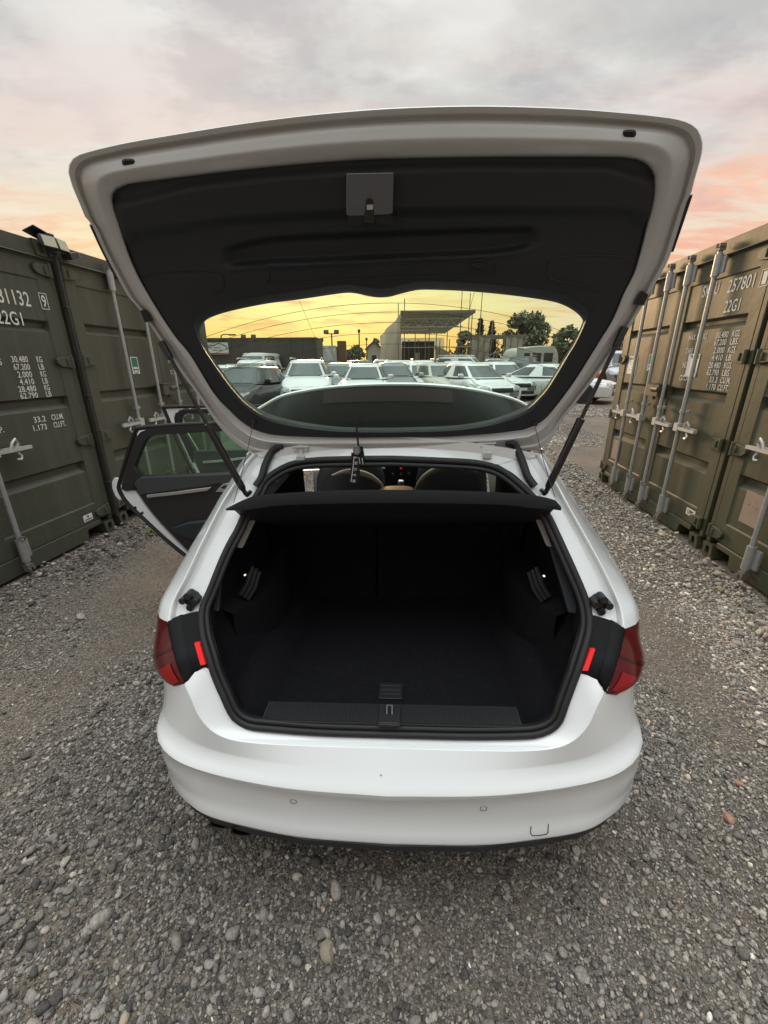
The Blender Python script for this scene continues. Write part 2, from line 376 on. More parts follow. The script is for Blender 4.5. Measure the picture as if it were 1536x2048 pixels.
    scatter(52000, -3, 3.6, 2.6, 6.5, .006, .0125, .33, 1.2)
    scatter(9000, -3, 3.6, 2.6, 6.5, .011, .024, .40)
    scatter(16000, -2.5, 4.2, 6.5, 13, .010, .024, .34, 1.3)
    scatter(15000, -3.6, 4, .05, 6.8, .010, .028, .3, 2.0, bank=True)
    scatter(26000, -2.2, 7.5, 12.5, 22, .016, .034, .30, 1.4)
    scatter(12000, -1.5, 5.0, 8, 14, .010, .020, .25, 1.3)
    P = np.vstack(P); RT = np.vstack(RT); SC = np.vstack(SC); ID = np.concatenate(ID); TN = np.concatenate(TN)
    me = bpy.data.meshes.new('gravel'); me.vertices.add(len(P)); me.vertices.foreach_set('co', P.ravel())
    for nm, ty, arr in (('rot', 'FLOAT_VECTOR', RT), ('scl', 'FLOAT_VECTOR', SC)):
        a = me.attributes.new(nm, ty, 'POINT'); a.data.foreach_set('vector', arr.astype(np.float32).ravel())
    a = me.attributes.new('idx', 'INT', 'POINT'); a.data.foreach_set('value', ID.astype(np.int32))
    a = me.attributes.new('tone', 'FLOAT', 'POINT'); a.data.foreach_set('value', TN.astype(np.float32))
    o = bpy.data.objects.new('gravel', me); COL.objects.link(o); tag(o, 'loose grey and brown gravel strewn over the yard', 'gravel', kind='stuff')
    g = bpy.data.node_groups.new('gravel', 'GeometryNodeTree')
    g.interface.new_socket('Geometry', in_out='INPUT', socket_type='NodeSocketGeometry'); g.interface.new_socket('Geometry', in_out='OUTPUT', socket_type='NodeSocketGeometry')
    gi = g.nodes.new('NodeGroupInput'); go = g.nodes.new('NodeGroupOutput'); ip = g.nodes.new('GeometryNodeInstanceOnPoints'); ci = g.nodes.new('GeometryNodeCollectionInfo')
    ci.inputs['Collection'].default_value = src; ci.inputs['Separate Children'].default_value = True; ci.inputs['Reset Children'].default_value = True
    ip.inputs['Pick Instance'].default_value = True
    def na(nm, ty):
        q = g.nodes.new('GeometryNodeInputNamedAttribute'); q.data_type = ty; q.inputs['Name'].default_value = nm; return q.outputs['Attribute']
    g.links.new(gi.outputs[0], ip.inputs['Points']); g.links.new(ci.outputs[0], ip.inputs['Instance'])
    g.links.new(na('idx', 'INT'), ip.inputs['Instance Index']); g.links.new(na('scl', 'FLOAT_VECTOR'), ip.inputs['Scale'])
    e2r = g.nodes.new('FunctionNodeEulerToRotation'); g.links.new(na('rot', 'FLOAT_VECTOR'), e2r.inputs[0]); g.links.new(e2r.outputs[0], ip.inputs['Rotation'])
    g.links.new(ip.outputs[0], go.inputs[0])
    md = o.modifiers.new('scatter', 'NODES'); md.node_group = g
make_gravel()

# ------------------------------------------------------------------ shipping containers
def container_mat(name, c, c2, rust):
    m = bpy.data.materials.new(name); m.use_nodes = True; nt = m.node_tree; N = nt.nodes; L = nt.links; b = N['Principled BSDF']
    tc = N.new('ShaderNodeTexCoord')
    def noise(s, st=(1, 1, 1), d=6):
        mp = N.new('ShaderNodeMapping'); mp.inputs['Scale'].default_value = st; L.new(tc.outputs['Object'], mp.inputs[0])
        t = N.new('ShaderNodeTexNoise'); t.inputs['Scale'].default_value = s; t.inputs['Detail'].default_value = d; t.inputs['Roughness'].default_value = .65; L.new(mp.outputs[0], t.inputs['Vector']); return t.outputs['Fac']
    def rng_(f, a, bb, hi=1.0):
        r = N.new('ShaderNodeMapRange'); r.inputs[1].default_value = a; r.inputs[2].default_value = bb; r.inputs[4].default_value = hi; L.new(f, r.inputs[0]); return r.outputs[0]
    def mixc(f, a, bb):
        x = N.new('ShaderNodeMix'); x.data_type = 'RGBA'; L.new(f, x.inputs[0])
        for s_, v in ((x.inputs[6], a), (x.inputs[7], bb)):
            if isinstance(v, tuple): s_.default_value = (*v, 1)
            else: L.new(v, s_)
        return x.outputs[2]
    col = mixc(rng_(noise(1.6), .35, .7), c, c2)
    col = mixc(rng_(noise(3.5, (3.5, 3.5, .22)), .46, .72, .6), col, tuple(v * 1.55 + .01 for v in c2))
    col = mixc(rng_(noise(9), .64, .76, rust), col, (.13, .065, .035))
    col = mixc(rng_(noise(26, (1, 1, .5)), .66, .74, .5), col, (.16, .10, .065))
    L.new(col, b.inputs['Base Color']); b.inputs['Roughness'].default_value = .55
    bp = N.new('ShaderNodeBump'); bp.inputs['Strength'].default_value = .25; bp.inputs['Distance'].default_value = .02; L.new(noise(4), bp.inputs['Height']); L.new(bp.outputs[0], b.inputs['Normal'])
    return m
M_contR = container_mat('olive_container_paint', (.062, .066, .037), (.050, .053, .031), .6)
M_contL = container_mat('green_container_paint', (.064, .070, .048), (.050, .055, .038), .4)
M_contD = container_mat('olive_green_container_paint', (.078, .079, .054), (.062, .063, .044), .45)
BARS = (.585, 1.02, 1.40, 1.83); CW = 2.438; CHT = 2.591
_shared = {}
def door_mesh(mt):
    """one door leaf, 1.155 wide, origin at its lower left corner; three horizontal pressed troughs"""
    key = ('door', mt.name)
    if key in _shared: return _shared[key]
    mb = MB(); w, h, t = 1.150, 2.266, .05
    z0 = .172
    prof = [(z0, 0), (.345 - .012, 0), (.345, .009)]
    for zt, zb in ((.655, .765), (1.257, 1.363), (1.883, 1.975)):
        prof += [(zt, .009), (zt + .050, .062), (zb - .030, .062), (zb, .009)]
    prof += [(2.285, .009), (2.297, 0), (z0 + h, 0)]
    xs = [0, .125, .135, w - .135, w - .125, w]
    rows = []
    for z, d in prof: rows.append([(0, 0, z), (.115, 0, z), (.13, d, z), (w - .13, d, z), (w - .115, 0, z), (w, 0, z)])
    mb.grid(rows)
    back = [(0, t, z0), (w, t, z0), (w, t, z0 + h), (0, t, z0 + h)]
    mb.add(back, [(0, 1, 2, 3)])
    mb.add([(0, 0, z0), (w, 0, z0), (w, t, z0), (0, t, z0)], [(0, 1, 2, 3)]); mb.add([(0, 0, z0 + h), (w, 0, z0 + h), (w, t, z0 + h), (0, t, z0 + h)], [(0, 1, 2, 3)])
    mb.add([(0, 0, z0), (0, t, z0), (0, t, z0 + h), (0, 0, z0 + h)], [(0, 1, 2, 3)]); mb.add([(w, 0, z0), (w, t, z0), (w, t, z0 + h), (w, 0, z0 + h)], [(0, 1, 2, 3)])
    _shared[key] = mb.mesh('door', mt, 20); return _shared[key]
def obj(name, me, parent, loc=(0, 0, 0)):
    o = bpy.data.objects.new(name, me); COL.objects.link(o); o.parent = parent; o.location = loc; return o
def bar_meshes():
    if 'bar' in _shared: return
    mb = MB(); mb.tube([(0, -.045, .09), (0, -.045, 2.53)], .0185, 12); _shared['bar'] = mb.mesh('locking_bar', M_steel)
    _shared['barb'] = []
    for z0, z1 in ((.125, .315), (2.305, 2.475)): mb = MB(); mb.tube([(0, -.045, z0), (0, -.045, z1)], .030, 12); mb.span(.0, .075, -.030, -.012, z0 + .02, z1 - .02); _shared['barb'].append(mb.mesh('bracket', M_steel))
    mb = MB(); mb.tube([(0, -.045, 1.145), (0, -.045, 1.180)], .026, 12); mb.span(-.02, .075, -.034, -.014, 1.148, 1.176); mb.disc((.055, -.038, 1.162), (0, 1, 0), .013, .012, 8); _shared['barb'].append(mb.mesh('bracket', M_steel))
    _shared['cam'] = []; wm = mat('worn_steel', (.16, .145, .13), .6, metal=.4, noise=(40, .6, (.30, .29, .27)))
    for z, s_ in ((.085, -1), (2.515, 1)):
        mb = MB(); mb.box((0, -.045, z), (.055, .05, .028)); mb.box((-.018, -.055, z + s_ * .026), (.022, .05, .03)); mb.box((.022, -.05, z + s_ * .024), (.02, .05, .026)); _shared['cam'].append(mb.mesh('locking_cam', wm))
    mb = MB(); mb.tube([(-.03, -.06, .325), (-.012, -.078, .345), (.02, -.075, .330), (.03, -.06, .300), (.0, -.08, .305), (-.03, -.06, .325)], .006, 6); _shared['tie'] = mb.mesh('tie_wire', wm)
    mb = MB(); mb.span(-.03, .035, -.085, -.02, .975, 1.05); mb.span(.0, .30, -.083, -.060, .992, 1.018); mb.tube([(.16, -.07, .93), (.19, -.075, .925), (.205, -.07, .95), (.18, -.07, .985)], .009, 6)
    mb.tube([(.13, -.07, 1.0), (.15, -.08, 1.06), (.18, -.08, 1.085), (.20, -.075, 1.05), (.17, -.07, 1.01)], .011, 7); mb.span(.10, .24, -.055, -.012, .985, 1.02)
    _shared['handle'] = mb.mesh('handle', mat('zinc_handle', (.60, .60, .57), .4, metal=.4, noise=(30, .4, (.40, .37, .30))))
    me = _shared['handle'].copy()
    for v in me.vertices: v.co.x *= -1
    me.flip_normals(); _shared['handle_l'] = me
bar_meshes()
def make_container(name, side, s0, mt, label, texts, stickers, lock=True, bars=BARS, zoff=0):
    """s0: where the container's door end starts along its row, seen from the lane left to right"""
    if side == 'R': d = Vector((math.sin(AR), math.cos(AR), 0)); p = Vector((XR, YR, 0)) + d * s0; ax = -d
    else: d = Vector((math.sin(AL), math.cos(AL), 0)); p = Vector((XL, YL, 0)) + d * s0; ax = d
    root = empty(name, (p.x, p.y, CB + zoff), math.atan2(ax.y, ax.x), label, 'shipping container', 'shipping containers lining the yard')
    w = CW - .012
    for x0, x1 in ((0.006, .06), (w - .054, w)): mb = MB(); mb.span(x0, x1, .012, .14, .12, CHT - .09); mb.build('corner_post', mt, root, bevel=.006)
    mb = MB(); mb.span(.06, w - .054, .006, .12, 2.440, CHT - .004); mb.span(.02, w - .01, -.03, .008, 2.452, 2.462); mb.build('door_header', mt, root, bevel=.006)
    mb = MB(); mb.prism([(.17, .165), (w - .17, .165), (w - .17, .125), (w - .17, .118), (w - .34, .118), (w - .36, .02), (.36, .02), (.34, .118), (.17, .118)], -.004, .12); mb.build('door_sill', mt, root, bevel=.005)
    cm = MB()
    if 'cast' not in _shared:
        c = MB(); x0, x1, y0, y1, z0, z1 = 0, .172, -.012, .16, 0, .118
        # block with an oval hole in its door-end face
        n = 16; hole = [(.086 + .026 * math.cos(a) , .059 + .017 * math.sin(a) + (.022 if math.sin(a) > 0 else -.022)) for a in np.linspace(0, 2 * math.pi, n, endpoint=False)]
        outer = []
        for hx, hz in hole:
            dx, dz = hx - .086, hz - .059; k = min(.086 / abs(dx) if abs(dx) > 1e-6 else 9, .059 / abs(dz) if abs(dz) > 1e-6 else 9); outer.append((.086 + dx * k, .059 + dz * k))
        c.grid([[(a, y0, b) for a, b in outer], [(a, y0, b) for a, b in hole], [(a, y0 + .05, b) for a, b in hole]], True); c.cap([(a, y0 + .05, b) for a, b in hole])
        c.grid([[(a, y0, b) for a, b in outer], [(a, y1, b) for a, b in outer]], True); c.cap([(a, y1, b) for a, b in outer])
        _shared['cast'] = c
    key = ('cast', mt.name)
    if key not in _shared: _shared[key] = _shared['cast'].mesh('corner_casting', mt, 30)
    for x, z in ((0, 0), (w - .166, 0), (0, CHT - .118), (w - .166, CHT - .118)): obj('corner_casting', _shared[key], root, (x, 0, z))
    dm = door_mesh(mt)
    doors = []
    for x in (.064, .064 + 1.150 + .006):
        dd = obj('door', dm, root, (x, .010, 0)); doors.append(dd)
    # rubber gasket between and round the doors
    for x0, x1 in ((.064 + 1.1505, .064 + 1.1555), (.061, .0635)): g = MB(); g.span(x0, x1, .020, .05, .18, 2.43); g.build('door_gasket', M_rubber, root)
    for i, x in enumerate(bars):
        b = obj('locking_bar', _shared['bar'], root, (x, 0, 0)); [obj('bracket', q, b) for q in _shared['barb']]; [obj('locking_cam', q, b) for q in _shared['cam']]; (obj('tie_wire', _shared['tie'], b) if i in (1, 2) else None); obj('handle', _shared['handle' if i >= 2 else 'handle_l'], b)
    for j, x in enumerate((.05, w - .05)):
        for z in (.235, .945, 1.645, 2.37):
            h = MB(); s_ = 1 if j == 0 else -1
            h.tube([(x, -.010, z - .055), (x, -.010, z + .055)], .017, 10)
            h.prism([(x, z - .05), (x + s_ * .12, z - .038), (x + s_ * .155, z - .012), (x + s_ * .155, z + .02), (x + s_ * .12, z + .042), (x, z + .05)], -.016, .009)
            h.tube([(x + s_ * .05, -.02, z - .03), (x + s_ * .05, -.02, z + .03)], .009, 6)
            h.build('hinge', mt, root, bevel=.003)
    body = MB(); L_ = 6.058
    nz = 28; zs = (.14, CHT - .06)
    for x in (.03, w - .03):
        pts = []; 
        for k in range(22):
            y = .15 + (L_ - .3) * k / 21; dx = .02 if (k // 1) % 2 else 0; pts += [(x + (dx if x < 1 else -dx), y)]
        body.grid([[(a, b, zs[0]) for a, b in pts], [(a, b, zs[1]) for a, b in pts]])
    body.span(.02, w - .02, .12, L_, CHT - .06, CHT - .006); body.span(.02, w - .02, .12, L_, .05, .14); body.span(.03, w - .03, L_ - .06, L_, .14, CHT - .06)
    body.build('container_body', mt, root)
    if lock:
        k = MB(); k.span(CW / 2 - .155, CW / 2 + .10, -.085, -.002, 1.262, 1.388); k.span(CW / 2 - .165, CW / 2 + .06, -.095, .002, 1.388, 1.394); k.disc((CW / 2 + .04, -.075, 1.335), (1, 0, 0), .03, .13, 14); k.tube([(CW / 2 - .02, -.05, 1.262), (CW / 2 - .02, -.05, 1.225)], .016, 8); k.build('lock_box', mt, root, bevel=.004)
    for t in texts:
        txt, x0, x1, z0, z1 = t[:5]; y = .0085 if 0.2 < (z0 + z1) / 2 else .009
        y = t[5] if len(t) > 5 else .0175
        text_mesh('lettering', txt, M_whitemark, root, x0, x1, z0, z1, y)
    for st in stickers: sticker(root, *st)
    return root
def sticker(root, kind, x0, x1, z0, z1, y=.0165):
    mb = MB(); mb.span(x0, x1, y - .0016, y, z0, z1); o = mb.build('sticker', M_sticker, root)
    w, h = x1 - x0, z1 - z0
    q = MB(); q2 = MB()
    if kind == 'green':
        q.span(x0 + .1 * w, x1 - .1 * w, y - .0024, y - .0018, z0 + .42 * h, z1 - .05 * h)
        n = 20; c = ((x0 + x1) / 2, z0 + .26 * h)
        q.grid([[(c[0] + math.cos(a) * w * r, y - .0024, c[1] + math.sin(a) * w * r) for a in np.linspace(0, 2 * math.pi, n)] for r in (.38, .30)])
        q.span(x0 + .22 * w, x1 - .22 * w, y - .0024, y - .0018, z0 + .2 * h, z0 + .28 * h)
        q.build('sticker_print', M_stickg, o)
    elif kind == 'notice':
        q.span(x0 + .08 * w, x1 - .08 * w, y - .0024, y - .0018, z0 + .79 * h, z1 - .05 * h); q.build('sticker_print', M_stickg, o)
        for k, ww in enumerate((.6, .5, .2, .7)): q2.span(x0 + (.5 - ww / 2) * w, x0 + (.5 + ww / 2) * w, y - .0024, y - .0018, z0 + (.66 - k * .15) * h, z0 + (.69 - k * .15) * h)
        q2.build('sticker_print', mat('grey_print', (.3, .3, .3), .6), o)
    elif kind == 'maker':
        text_mesh('sticker_print', 'CIMC', M_ink, o, x0 + .12 * w, x1 - .12 * w, z0 + .40 * h, z0 + .82 * h, y - .0018, bold=.02); q2.span(x0 + .14 * w, x1 - .14 * w, y - .0024, y - .0018, z0 + .2 * h, z0 + .3 * h); q2.build('sticker_print', M_ink, o)
    elif kind == 'nine':
        text_mesh('sticker_print', '9', M_ink, o, x0 + .36 * w, x0 + .64 * w, z0 + .42 * h, z0 + .86 * h, y - .0018, bold=.01); q2.span(x0 + .12 * w, x1 - .12 * w, y - .0024, y - .0018, z0 + .16 * h, z0 + .32 * h); q2.build('sticker_print', M_ink, o)
def boxed(root, ch, x0, x1, z0, z1, y=.0088):
    text_mesh('lettering', ch, M_whitemark, root, x0 + .24 * (x1 - x0), x1 - .24 * (x1 - x0), z0 + .14 * (z1 - z0), z1 - .14 * (z1 - z0), y)
    mb = MB(); t = .005
    mb.span(x0, x1, y - .001, y, z0, z0 + t); mb.span(x0, x1, y - .001, y, z1 - t, z1); mb.span(x0, x0 + t, y - .001, y, z0 + t, z1 - t); mb.span(x1 - t, x1, y - .001, y, z0 + t, z1 - t); mb.build('lettering', M_whitemark, root)

A = lambda s: CW - s        # right row: metres from the container's left edge
tA = [('SKYU', A(.89), A(.655), 2.170, 2.268), ('257801', A(.535), A(.225), 2.158, 2.258), ('22G1', A(.52), A(.325), 2.003, 2.098),
      ('MAX. GROSS', A(.945), A(.665), 1.803, 1.855), ('30.480', A(.535), A(.375), 1.803, 1.853), ('KGS.', A(.325), A(.225), 1.803, 1.853), ('67.200', A(.535), A(.375), 1.743, 1.793), ('LBS.', A(.325), A(.225), 1.743, 1.793),
      ('TARE', A(.945), A(.835), 1.683, 1.733), ('2.000', A(.515), A(.375), 1.678, 1.728), ('KGS.', A(.325), A(.225), 1.678, 1.728), ('4.410', A(.515), A(.375), 1.618, 1.668), ('LBS.', A(.325), A(.225), 1.618, 1.668),
      ('NET', A(.945), A(.865), 1.555, 1.605), ('28.480', A(.535), A(.375), 1.555, 1.605), ('KGS.', A(.325), A(.225), 1.555, 1.605), ('62.790', A(.535), A(.375), 1.495, 1.545), ('LBS.', A(.325), A(.225), 1.495, 1.545),
      ('CU.CAP.', A(.955), A(.775), 1.435, 1.485), ('33.2', A(.475), A(.365), 1.435, 1.485), ('CU.M.', A(.325), A(.195), 1.435, 1.485), ('1.170', A(.495), A(.365), 1.374, 1.424), ('CU.FT.', A(.335), A(.195), 1.374, 1.424)]
cA = make_container('shipping_container', 'R', CW, M_contR, 'olive shipping container numbered 257801 with four steel locking bars', tA,
    [('notice', A(2.175), A(1.945), 1.470, 1.678), ('green', A(1.665), A(1.535), 1.515, 1.690), ('notice', A(.875), A(.695), 1.472, 1.678), ('maker', A(.317), A(.18), .238, .302, .0085)], bars=(.575, 1.005, 1.36, 1.785))
boxed(cA, '1', A(.150), A(.060), 2.145, 2.265)
mp = MB(); mp.span(A(2.18), A(1.955), .012, .0172, .378, .632); mp.build('cover_plate', mat('beige_plate', (.30, .24, .19), .7, noise=(20, .5, (.22, .18, .14))), cA, bevel=.002)
mp = MB(); mp.prism([(A(.90), 1.47), (A(.70), 1.48), (A(.745), 1.60), (A(.875), 1.68), (A(.86), 1.50)], .0105, .0135); mp.build('torn_label', M_sticker, cA)
cB = make_container('shipping_container', 'R', -.035, M_contR, 'olive shipping container without lettering beside container 257801, large square plate on its door', [], [])
mp = MB(); mp.span(.30, .50, .012, .0172, .413, .668); mp.disc((.36, .011, .575), (0, 1, 0), .006, .006, 8); mp.disc((.44, .011, .56), (0, 1, 0), .006, .006, 8)
mp.build('cover_plate', mat('beige_plate', (.30, .24, .19), .7), cB, bevel=.002)
C = lambda s: CW + s
tC = [('281132', C(-.625), C(-.30), 2.070, 2.178), ('22G1', C(-.625), C(-.412), 1.920, 2.018),
      ('GROSS', C(-.875), C(-.69), 1.625, 1.672), ('30.480', C(-.605), C(-.465), 1.643, 1.690), ('KG', C(-.385), C(-.335), 1.643, 1.690), ('67.200', C(-.605), C(-.465), 1.585, 1.632), ('LB', C(-.385), C(-.335), 1.585, 1.632),
      ('2.000', C(-.59), C(-.465), 1.527, 1.574), ('KG', C(-.385), C(-.335), 1.527, 1.574), ('4.410', C(-.59), C(-.465), 1.472, 1.519), ('LB', C(-.385), C(-.335), 1.472, 1.519),
      ('28.480', C(-.62), C(-.465), 1.416, 1.463), ('KG', C(-.385), C(-.335), 1.416, 1.463), ('62.790', C(-.62), C(-.465), 1.364, 1.409), ('LB', C(-.385), C(-.335), 1.364, 1.409),
      ('CU.CAP.', C(-1.03), C(-.835), 1.132, 1.178), ('33.2', C(-.565), C(-.455), 1.168, 1.215), ('CU.M.', C(-.395), C(-.272), 1.168, 1.215), ('1.173', C(-.59), C(-.465), 1.102, 1.149), ('CU.FT.', C(-.395), C(-.268), 1.102, 1.149)]
cC = make_container('shipping_container', 'L', -CW - .004, M_contL, 'dark green shipping container numbered 281132 with white weight lettering', tC, [('nine', C(-.362), C(-.255), .197, .260, .0085)], bars=BARS[:3])
boxed(cC, '9', C(-.212), C(-.138), 2.065, 2.190)
tD = [('PAYLOAD', 1.40, 1.62, 1.62, 1.67), ('CU.CAP.', 1.41, 1.60, 1.49, 1.54)]
cD = make_container('shipping_container', 'L', .022, M_contD, 'olive green shipping container behind the open car doors with a green sticker', tD, [('green', .722, .838, 1.512, 1.688)], zoff=.012)

# solar floodlight on the seam of the two left containers
def flood():
    d = Vector((math.sin(AL), math.cos(AL), 0)); p = Vector((XL, YL, 0)) + d * -.015
    root = empty('solar_floodlight', (p.x, p.y, CB + 2.50), math.atan2(d.y, d.x), 'twin solar floodlight clamped over the seam beside container 281132', 'floodlight')
    frm = mat('lamp_housing', (.03, .03, .03), .5); len_ = mat('floodlight_lens', (.50, .47, .34), .25, noise=(60, .4, (.45, .42, .30)))
    for x, rz in ((-.075, -.18), (.055, .12)):
        rot = Euler((R(-14), 0, rz)).to_matrix()
        mb = MB(); mb.box((x, -.085, .075), (.125, .03, .095), rot); h = mb.build('lamp_head', frm, root, bevel=.006)
        mb = MB(); mb.box(Vector((x, -.085, .075)) + rot @ Vector((0, -.0165, 0)), (.108, .004, .080), rot); mb.build('lamp_lens', len_, h)
    mb = MB(); rot = Euler((R(-20), R(12), 0)).to_matrix(); mb.box((-.03, .02, .145), (.20, .11, .010), rot); mb.build('solar_panel', mat('solar_cell', (.02, .025, .04), .15), root, bevel=.002)
    mb = MB(); mb.box((-.01, -.04, .08), (.05, .07, .14)); mb.tube([(-.01, -.02, .05), (-.01, -.02, -.02)], .02, 10); mb.prism([(.10, -.02), (.20, .02), (.19, .06), (.09, .03)], -.12, -.03); mb.build('bracket', frm, root, bevel=.003)
flood()
def conduit():
    d = Vector((math.sin(AL), math.cos(AL), 0)); p = Vector((XL, YL, 0)) + d * .008
    root = empty('cable_conduit', (p.x, p.y, CB), math.atan2(d.y, d.x), 'dark pipe running down the seam below the twin solar floodlight', 'pipe')
    mb = MB(); mb.tube([(.0, -.03, .12), (.0, -.03, 2.50)], .016, 8); mb.build('pipe', mat('dark_pipe', (.035, .036, .03), .5), root)
    for z_ in (.5, 1.35, 2.1): mb = MB(); mb.box((0, -.022, z_), (.05, .05, .015)); mb.build('pipe_clip', mat('dark_pipe', (.035, .036, .03), .5), root, bevel=.003)
conduit()

# ------------------------------------------------------------------ the white hatchback
PSI, PHI, CD, VB = 0.06018787, 0.02265004, -0.0338959, 2.9     # heading, lean, sideways offset, base
cr = np.array([math.cos(PSI) * math.cos(PHI), -math.sin(PSI) * math.cos(PHI), math.sin(PHI)]); cf = np.array([math.sin(PSI), math.cos(PSI), 0]); cu = np.cross(cr, cf)
CM = np.array([cr, cf, cu]); CO = np.array([CD, 0, 0]); CC = CM @ (np.array([0, 0, CH]) - CO)
CAR = bpy.data.objects.new('white_hatchback', None); COL.objects.link(CAR)
cb = CO + cf * VB
CAR.matrix_world = Matrix(((cr[0], cf[0], cu[0], cb[0]), (cr[1], cf[1], cu[1], cb[1]), (cr[2], cf[2], cu[2], cb[2]), (0, 0, 0, 1)))
tag(CAR, 'white hatchback in the middle of the yard with its tailgate raised and left doors open', 'car')
def cbuild(mb, name, mats, parent=None, **k):
    """car geometry is written in metres across (u), forward of the photographer (v) and up (z)"""
    mb.V = [(a, b - VB, c) for a, b, c in mb.V]
    return mb.build(name, mats, parent or CAR, **k)
def lift(px, py, surf, off=0.0):
    """the point on a car surface v = surf(z) along a line of sight"""
    D = CM @ ray(px, py)
    lo, hi = .3, 6.0
    f = lambda t: CC[1] + t * D[1] - surf(CC[2] + t * D[2]) - off
    for _ in range(60):
        t = (lo + hi) / 2
        if f(t) > 0: hi = t
        else: lo = t
    return CC + lo * D
def lift_ax(px, py, ax, v): D = CM @ ray(px, py); return CC + (v - CC[ax]) / D[ax] * D
def interp(tab): xs, ys = zip(*tab); return lambda z: float(np.interp(z, xs, ys))
gS = interp([(-1, .5), (.5, .90), (.62, .93), (.66, .943), (.75, .975), (.86, 1.03), (1.0, 1.15), (1.15, 1.26), (1.30, 1.375), (1.40, 1.46), (1.46, 1.52), (1.6, 1.66)])
hS_tab = [(1.0, 1.60), (1.42, 1.49), (1.5, 1.475), (1.7, 1.42), (1.9, 1.345), (2.0, 1.30), (2.1, 1.24), (2.2, 1.17), (2.3, 1.08), (2.5, .9)]
hx_, hy_ = zip(*hS_tab); hc = np.polyfit(hx_[1:9], hy_[1:9], 4)
def hS(z): z = min(max(z, 1.35), 2.32); return float(np.polyval(hc, z))

# seal ring (clockwise from the bottom centre, picture left first)
SEAL_L = [(785, 1473.5), (641, 1469), (536, 1461), (501, 1457), (480, 1448), (462, 1432), (444.7, 1397), (430.6, 1365.6), (420, 1337), (404, 1285), (399, 1250), (399, 1225), (404, 1204), (416.5, 1176), (437.6, 1123), (455, 1085), (473, 1053), (487, 1021), (511.5, 984.5), (523.6, 960), (545, 941), (579, 923), (622, 914.7), (690, 912), (785, 911)]
SEAL_R = [(785, 1473.5), (938, 1477), (1050, 1475.5), (1075, 1472), (1096.4, 1466), (1121, 1446.5), (1135, 1411), (1149, 1372.7), (1159, 1346), (1173.7, 1302), (1182.5, 1267), (1184, 1239), (1179, 1207), (1166.7, 1172), (1142, 1116), (1130, 1090), (1117.5, 1063), (1096.4, 1021), (1068, 987), (1046, 966), (1022, 946), (993, 928.5), (950, 919), (878, 914.7), (785, 911)]
sl = [lift(*p, gS) for p in crom(SEAL_L, 70)]; sr = [lift(*p, gS) for p in crom(SEAL_R, 70)]
seal_loop = np.array(sl + sr[::-1][1:-1])
cen = np.array([0.01, 0, 0])
def inset(loop, d, dv=0.0):
    """moves a closed ring of car points towards its inside"""
    L_ = np.array(loop); t = np.roll(L_, -1, 0) - np.roll(L_, 1, 0); c = L_.mean(0); nrm = np.stack([t[:, 2] , np.zeros(len(L_)), -t[:, 0]], 1)
    nrm /= np.linalg.norm(nrm, axis=1)[:, None] + 1e-9
    s_ = np.sign(np.sum(nrm * (c - L_), 1).sum()); out = L_ + nrm * s_ * d
    out[:, 1] = [gS(z) for z in out[:, 2]] ; out[:, 1] += dv
    return out
mb = MB(); mb.tube(inset(seal_loop, .010, -.004), .0115, 10, True); mb.tube(inset(seal_loop, .027, -.002), .0085, 8, True)
mb.grid([list(inset(seal_loop, .004, .004)), list(inset(seal_loop, .034, .006))], True)
cbuild(mb, 'boot_seal', M_rubber, angle=60)

# bumper and body: level curves, right half (u, v)
CRE = [(0, .831), (.27, .842), (.463, .867), (.612, .900), (.705, .938), (.775, .992), (.822, 1.07), (.846, 1.21)]
BOT = [(0, .837), (.27, .845), (.45, .868), (.6, .897), (.69, .937), (.772, .996), (.832, 1.076), (.853, 1.22)]
def lv(t, dv, du): return [(max(0, a * (1 - t) + c * t - du * (1 if i > 2 else i / 3)), b * (1 - t) + d * t + dv * (1 if dv < .012 or t == 1 else max(.15, 1 - i / 6.5))) for i, ((a, b), (c, d)) in enumerate(zip(BOT, CRE))]
LV = {.335: lv(0, .004, .003), .350: lv(0, 0, 0), .372: lv(.1, .010, -.001), .42: lv(.38, .022, -.004), .48: lv(.65, .022, -.005), .53: lv(.88, .010, -.002), .556: lv(1, 0, -.001), .572: lv(1, .013, .002),
      .600: lv(1, .037, .008)}
NB = 56
def level(z, half=True):
    c = crom(LV[z], NB); return [(a, b, z) for a, b in c]
mb = MB()
rows = []
for z in sorted(LV):
    c = level(z); rows.append([(-a, b, zz) for a, b, zz in c[::-1]] + c[1:])
mb.grid(rows[:7])
mbu = MB()
# top face of the bumper up to the ledge the tailgate shuts on, and round under the lamps
LEDGE_L = [(785, 1497), (650, 1495), (536, 1491), (470, 1484), (434, 1470), (413, 1452), (396, 1428), (386, 1403), (378, 1385), (371, 1367.5)]
LEDGE_R = [(785, 1497), (930, 1500), (1050, 1500), (1120, 1492), (1156, 1475), (1180.7, 1447), (1190, 1428), (1198, 1410), (1205, 1398), (1211, 1386)]
kL = crom([lift(*p, gS, -.03) for p in LEDGE_L], 40); kR = crom([lift(*p, gS, -.03) for p in LEDGE_R], 40)
LOW_R = [(.664, .990, .796), (.700, 1.012, .802), (.745, 1.055, .806), (.790, 1.10, .808), (.822, 1.16, .808), (.842, 1.27, .805)]
kk = (kR + kL * np.array([-1, 1, 1])) / 2     # even out left and right
kk[0][0] = 0
Bc = [tuple(p) for p in kk] + LOW_R
c60 = crom(LV[.60], 400)
def A60(u_, v_=None):
    if v_ is not None: i = np.argmin((c60[:, 0] - u_) ** 2 + (c60[:, 1] - v_) ** 2)
    else: i = np.argmin(np.abs(c60[:, 0] - u_))
    return (*c60[i], .60)
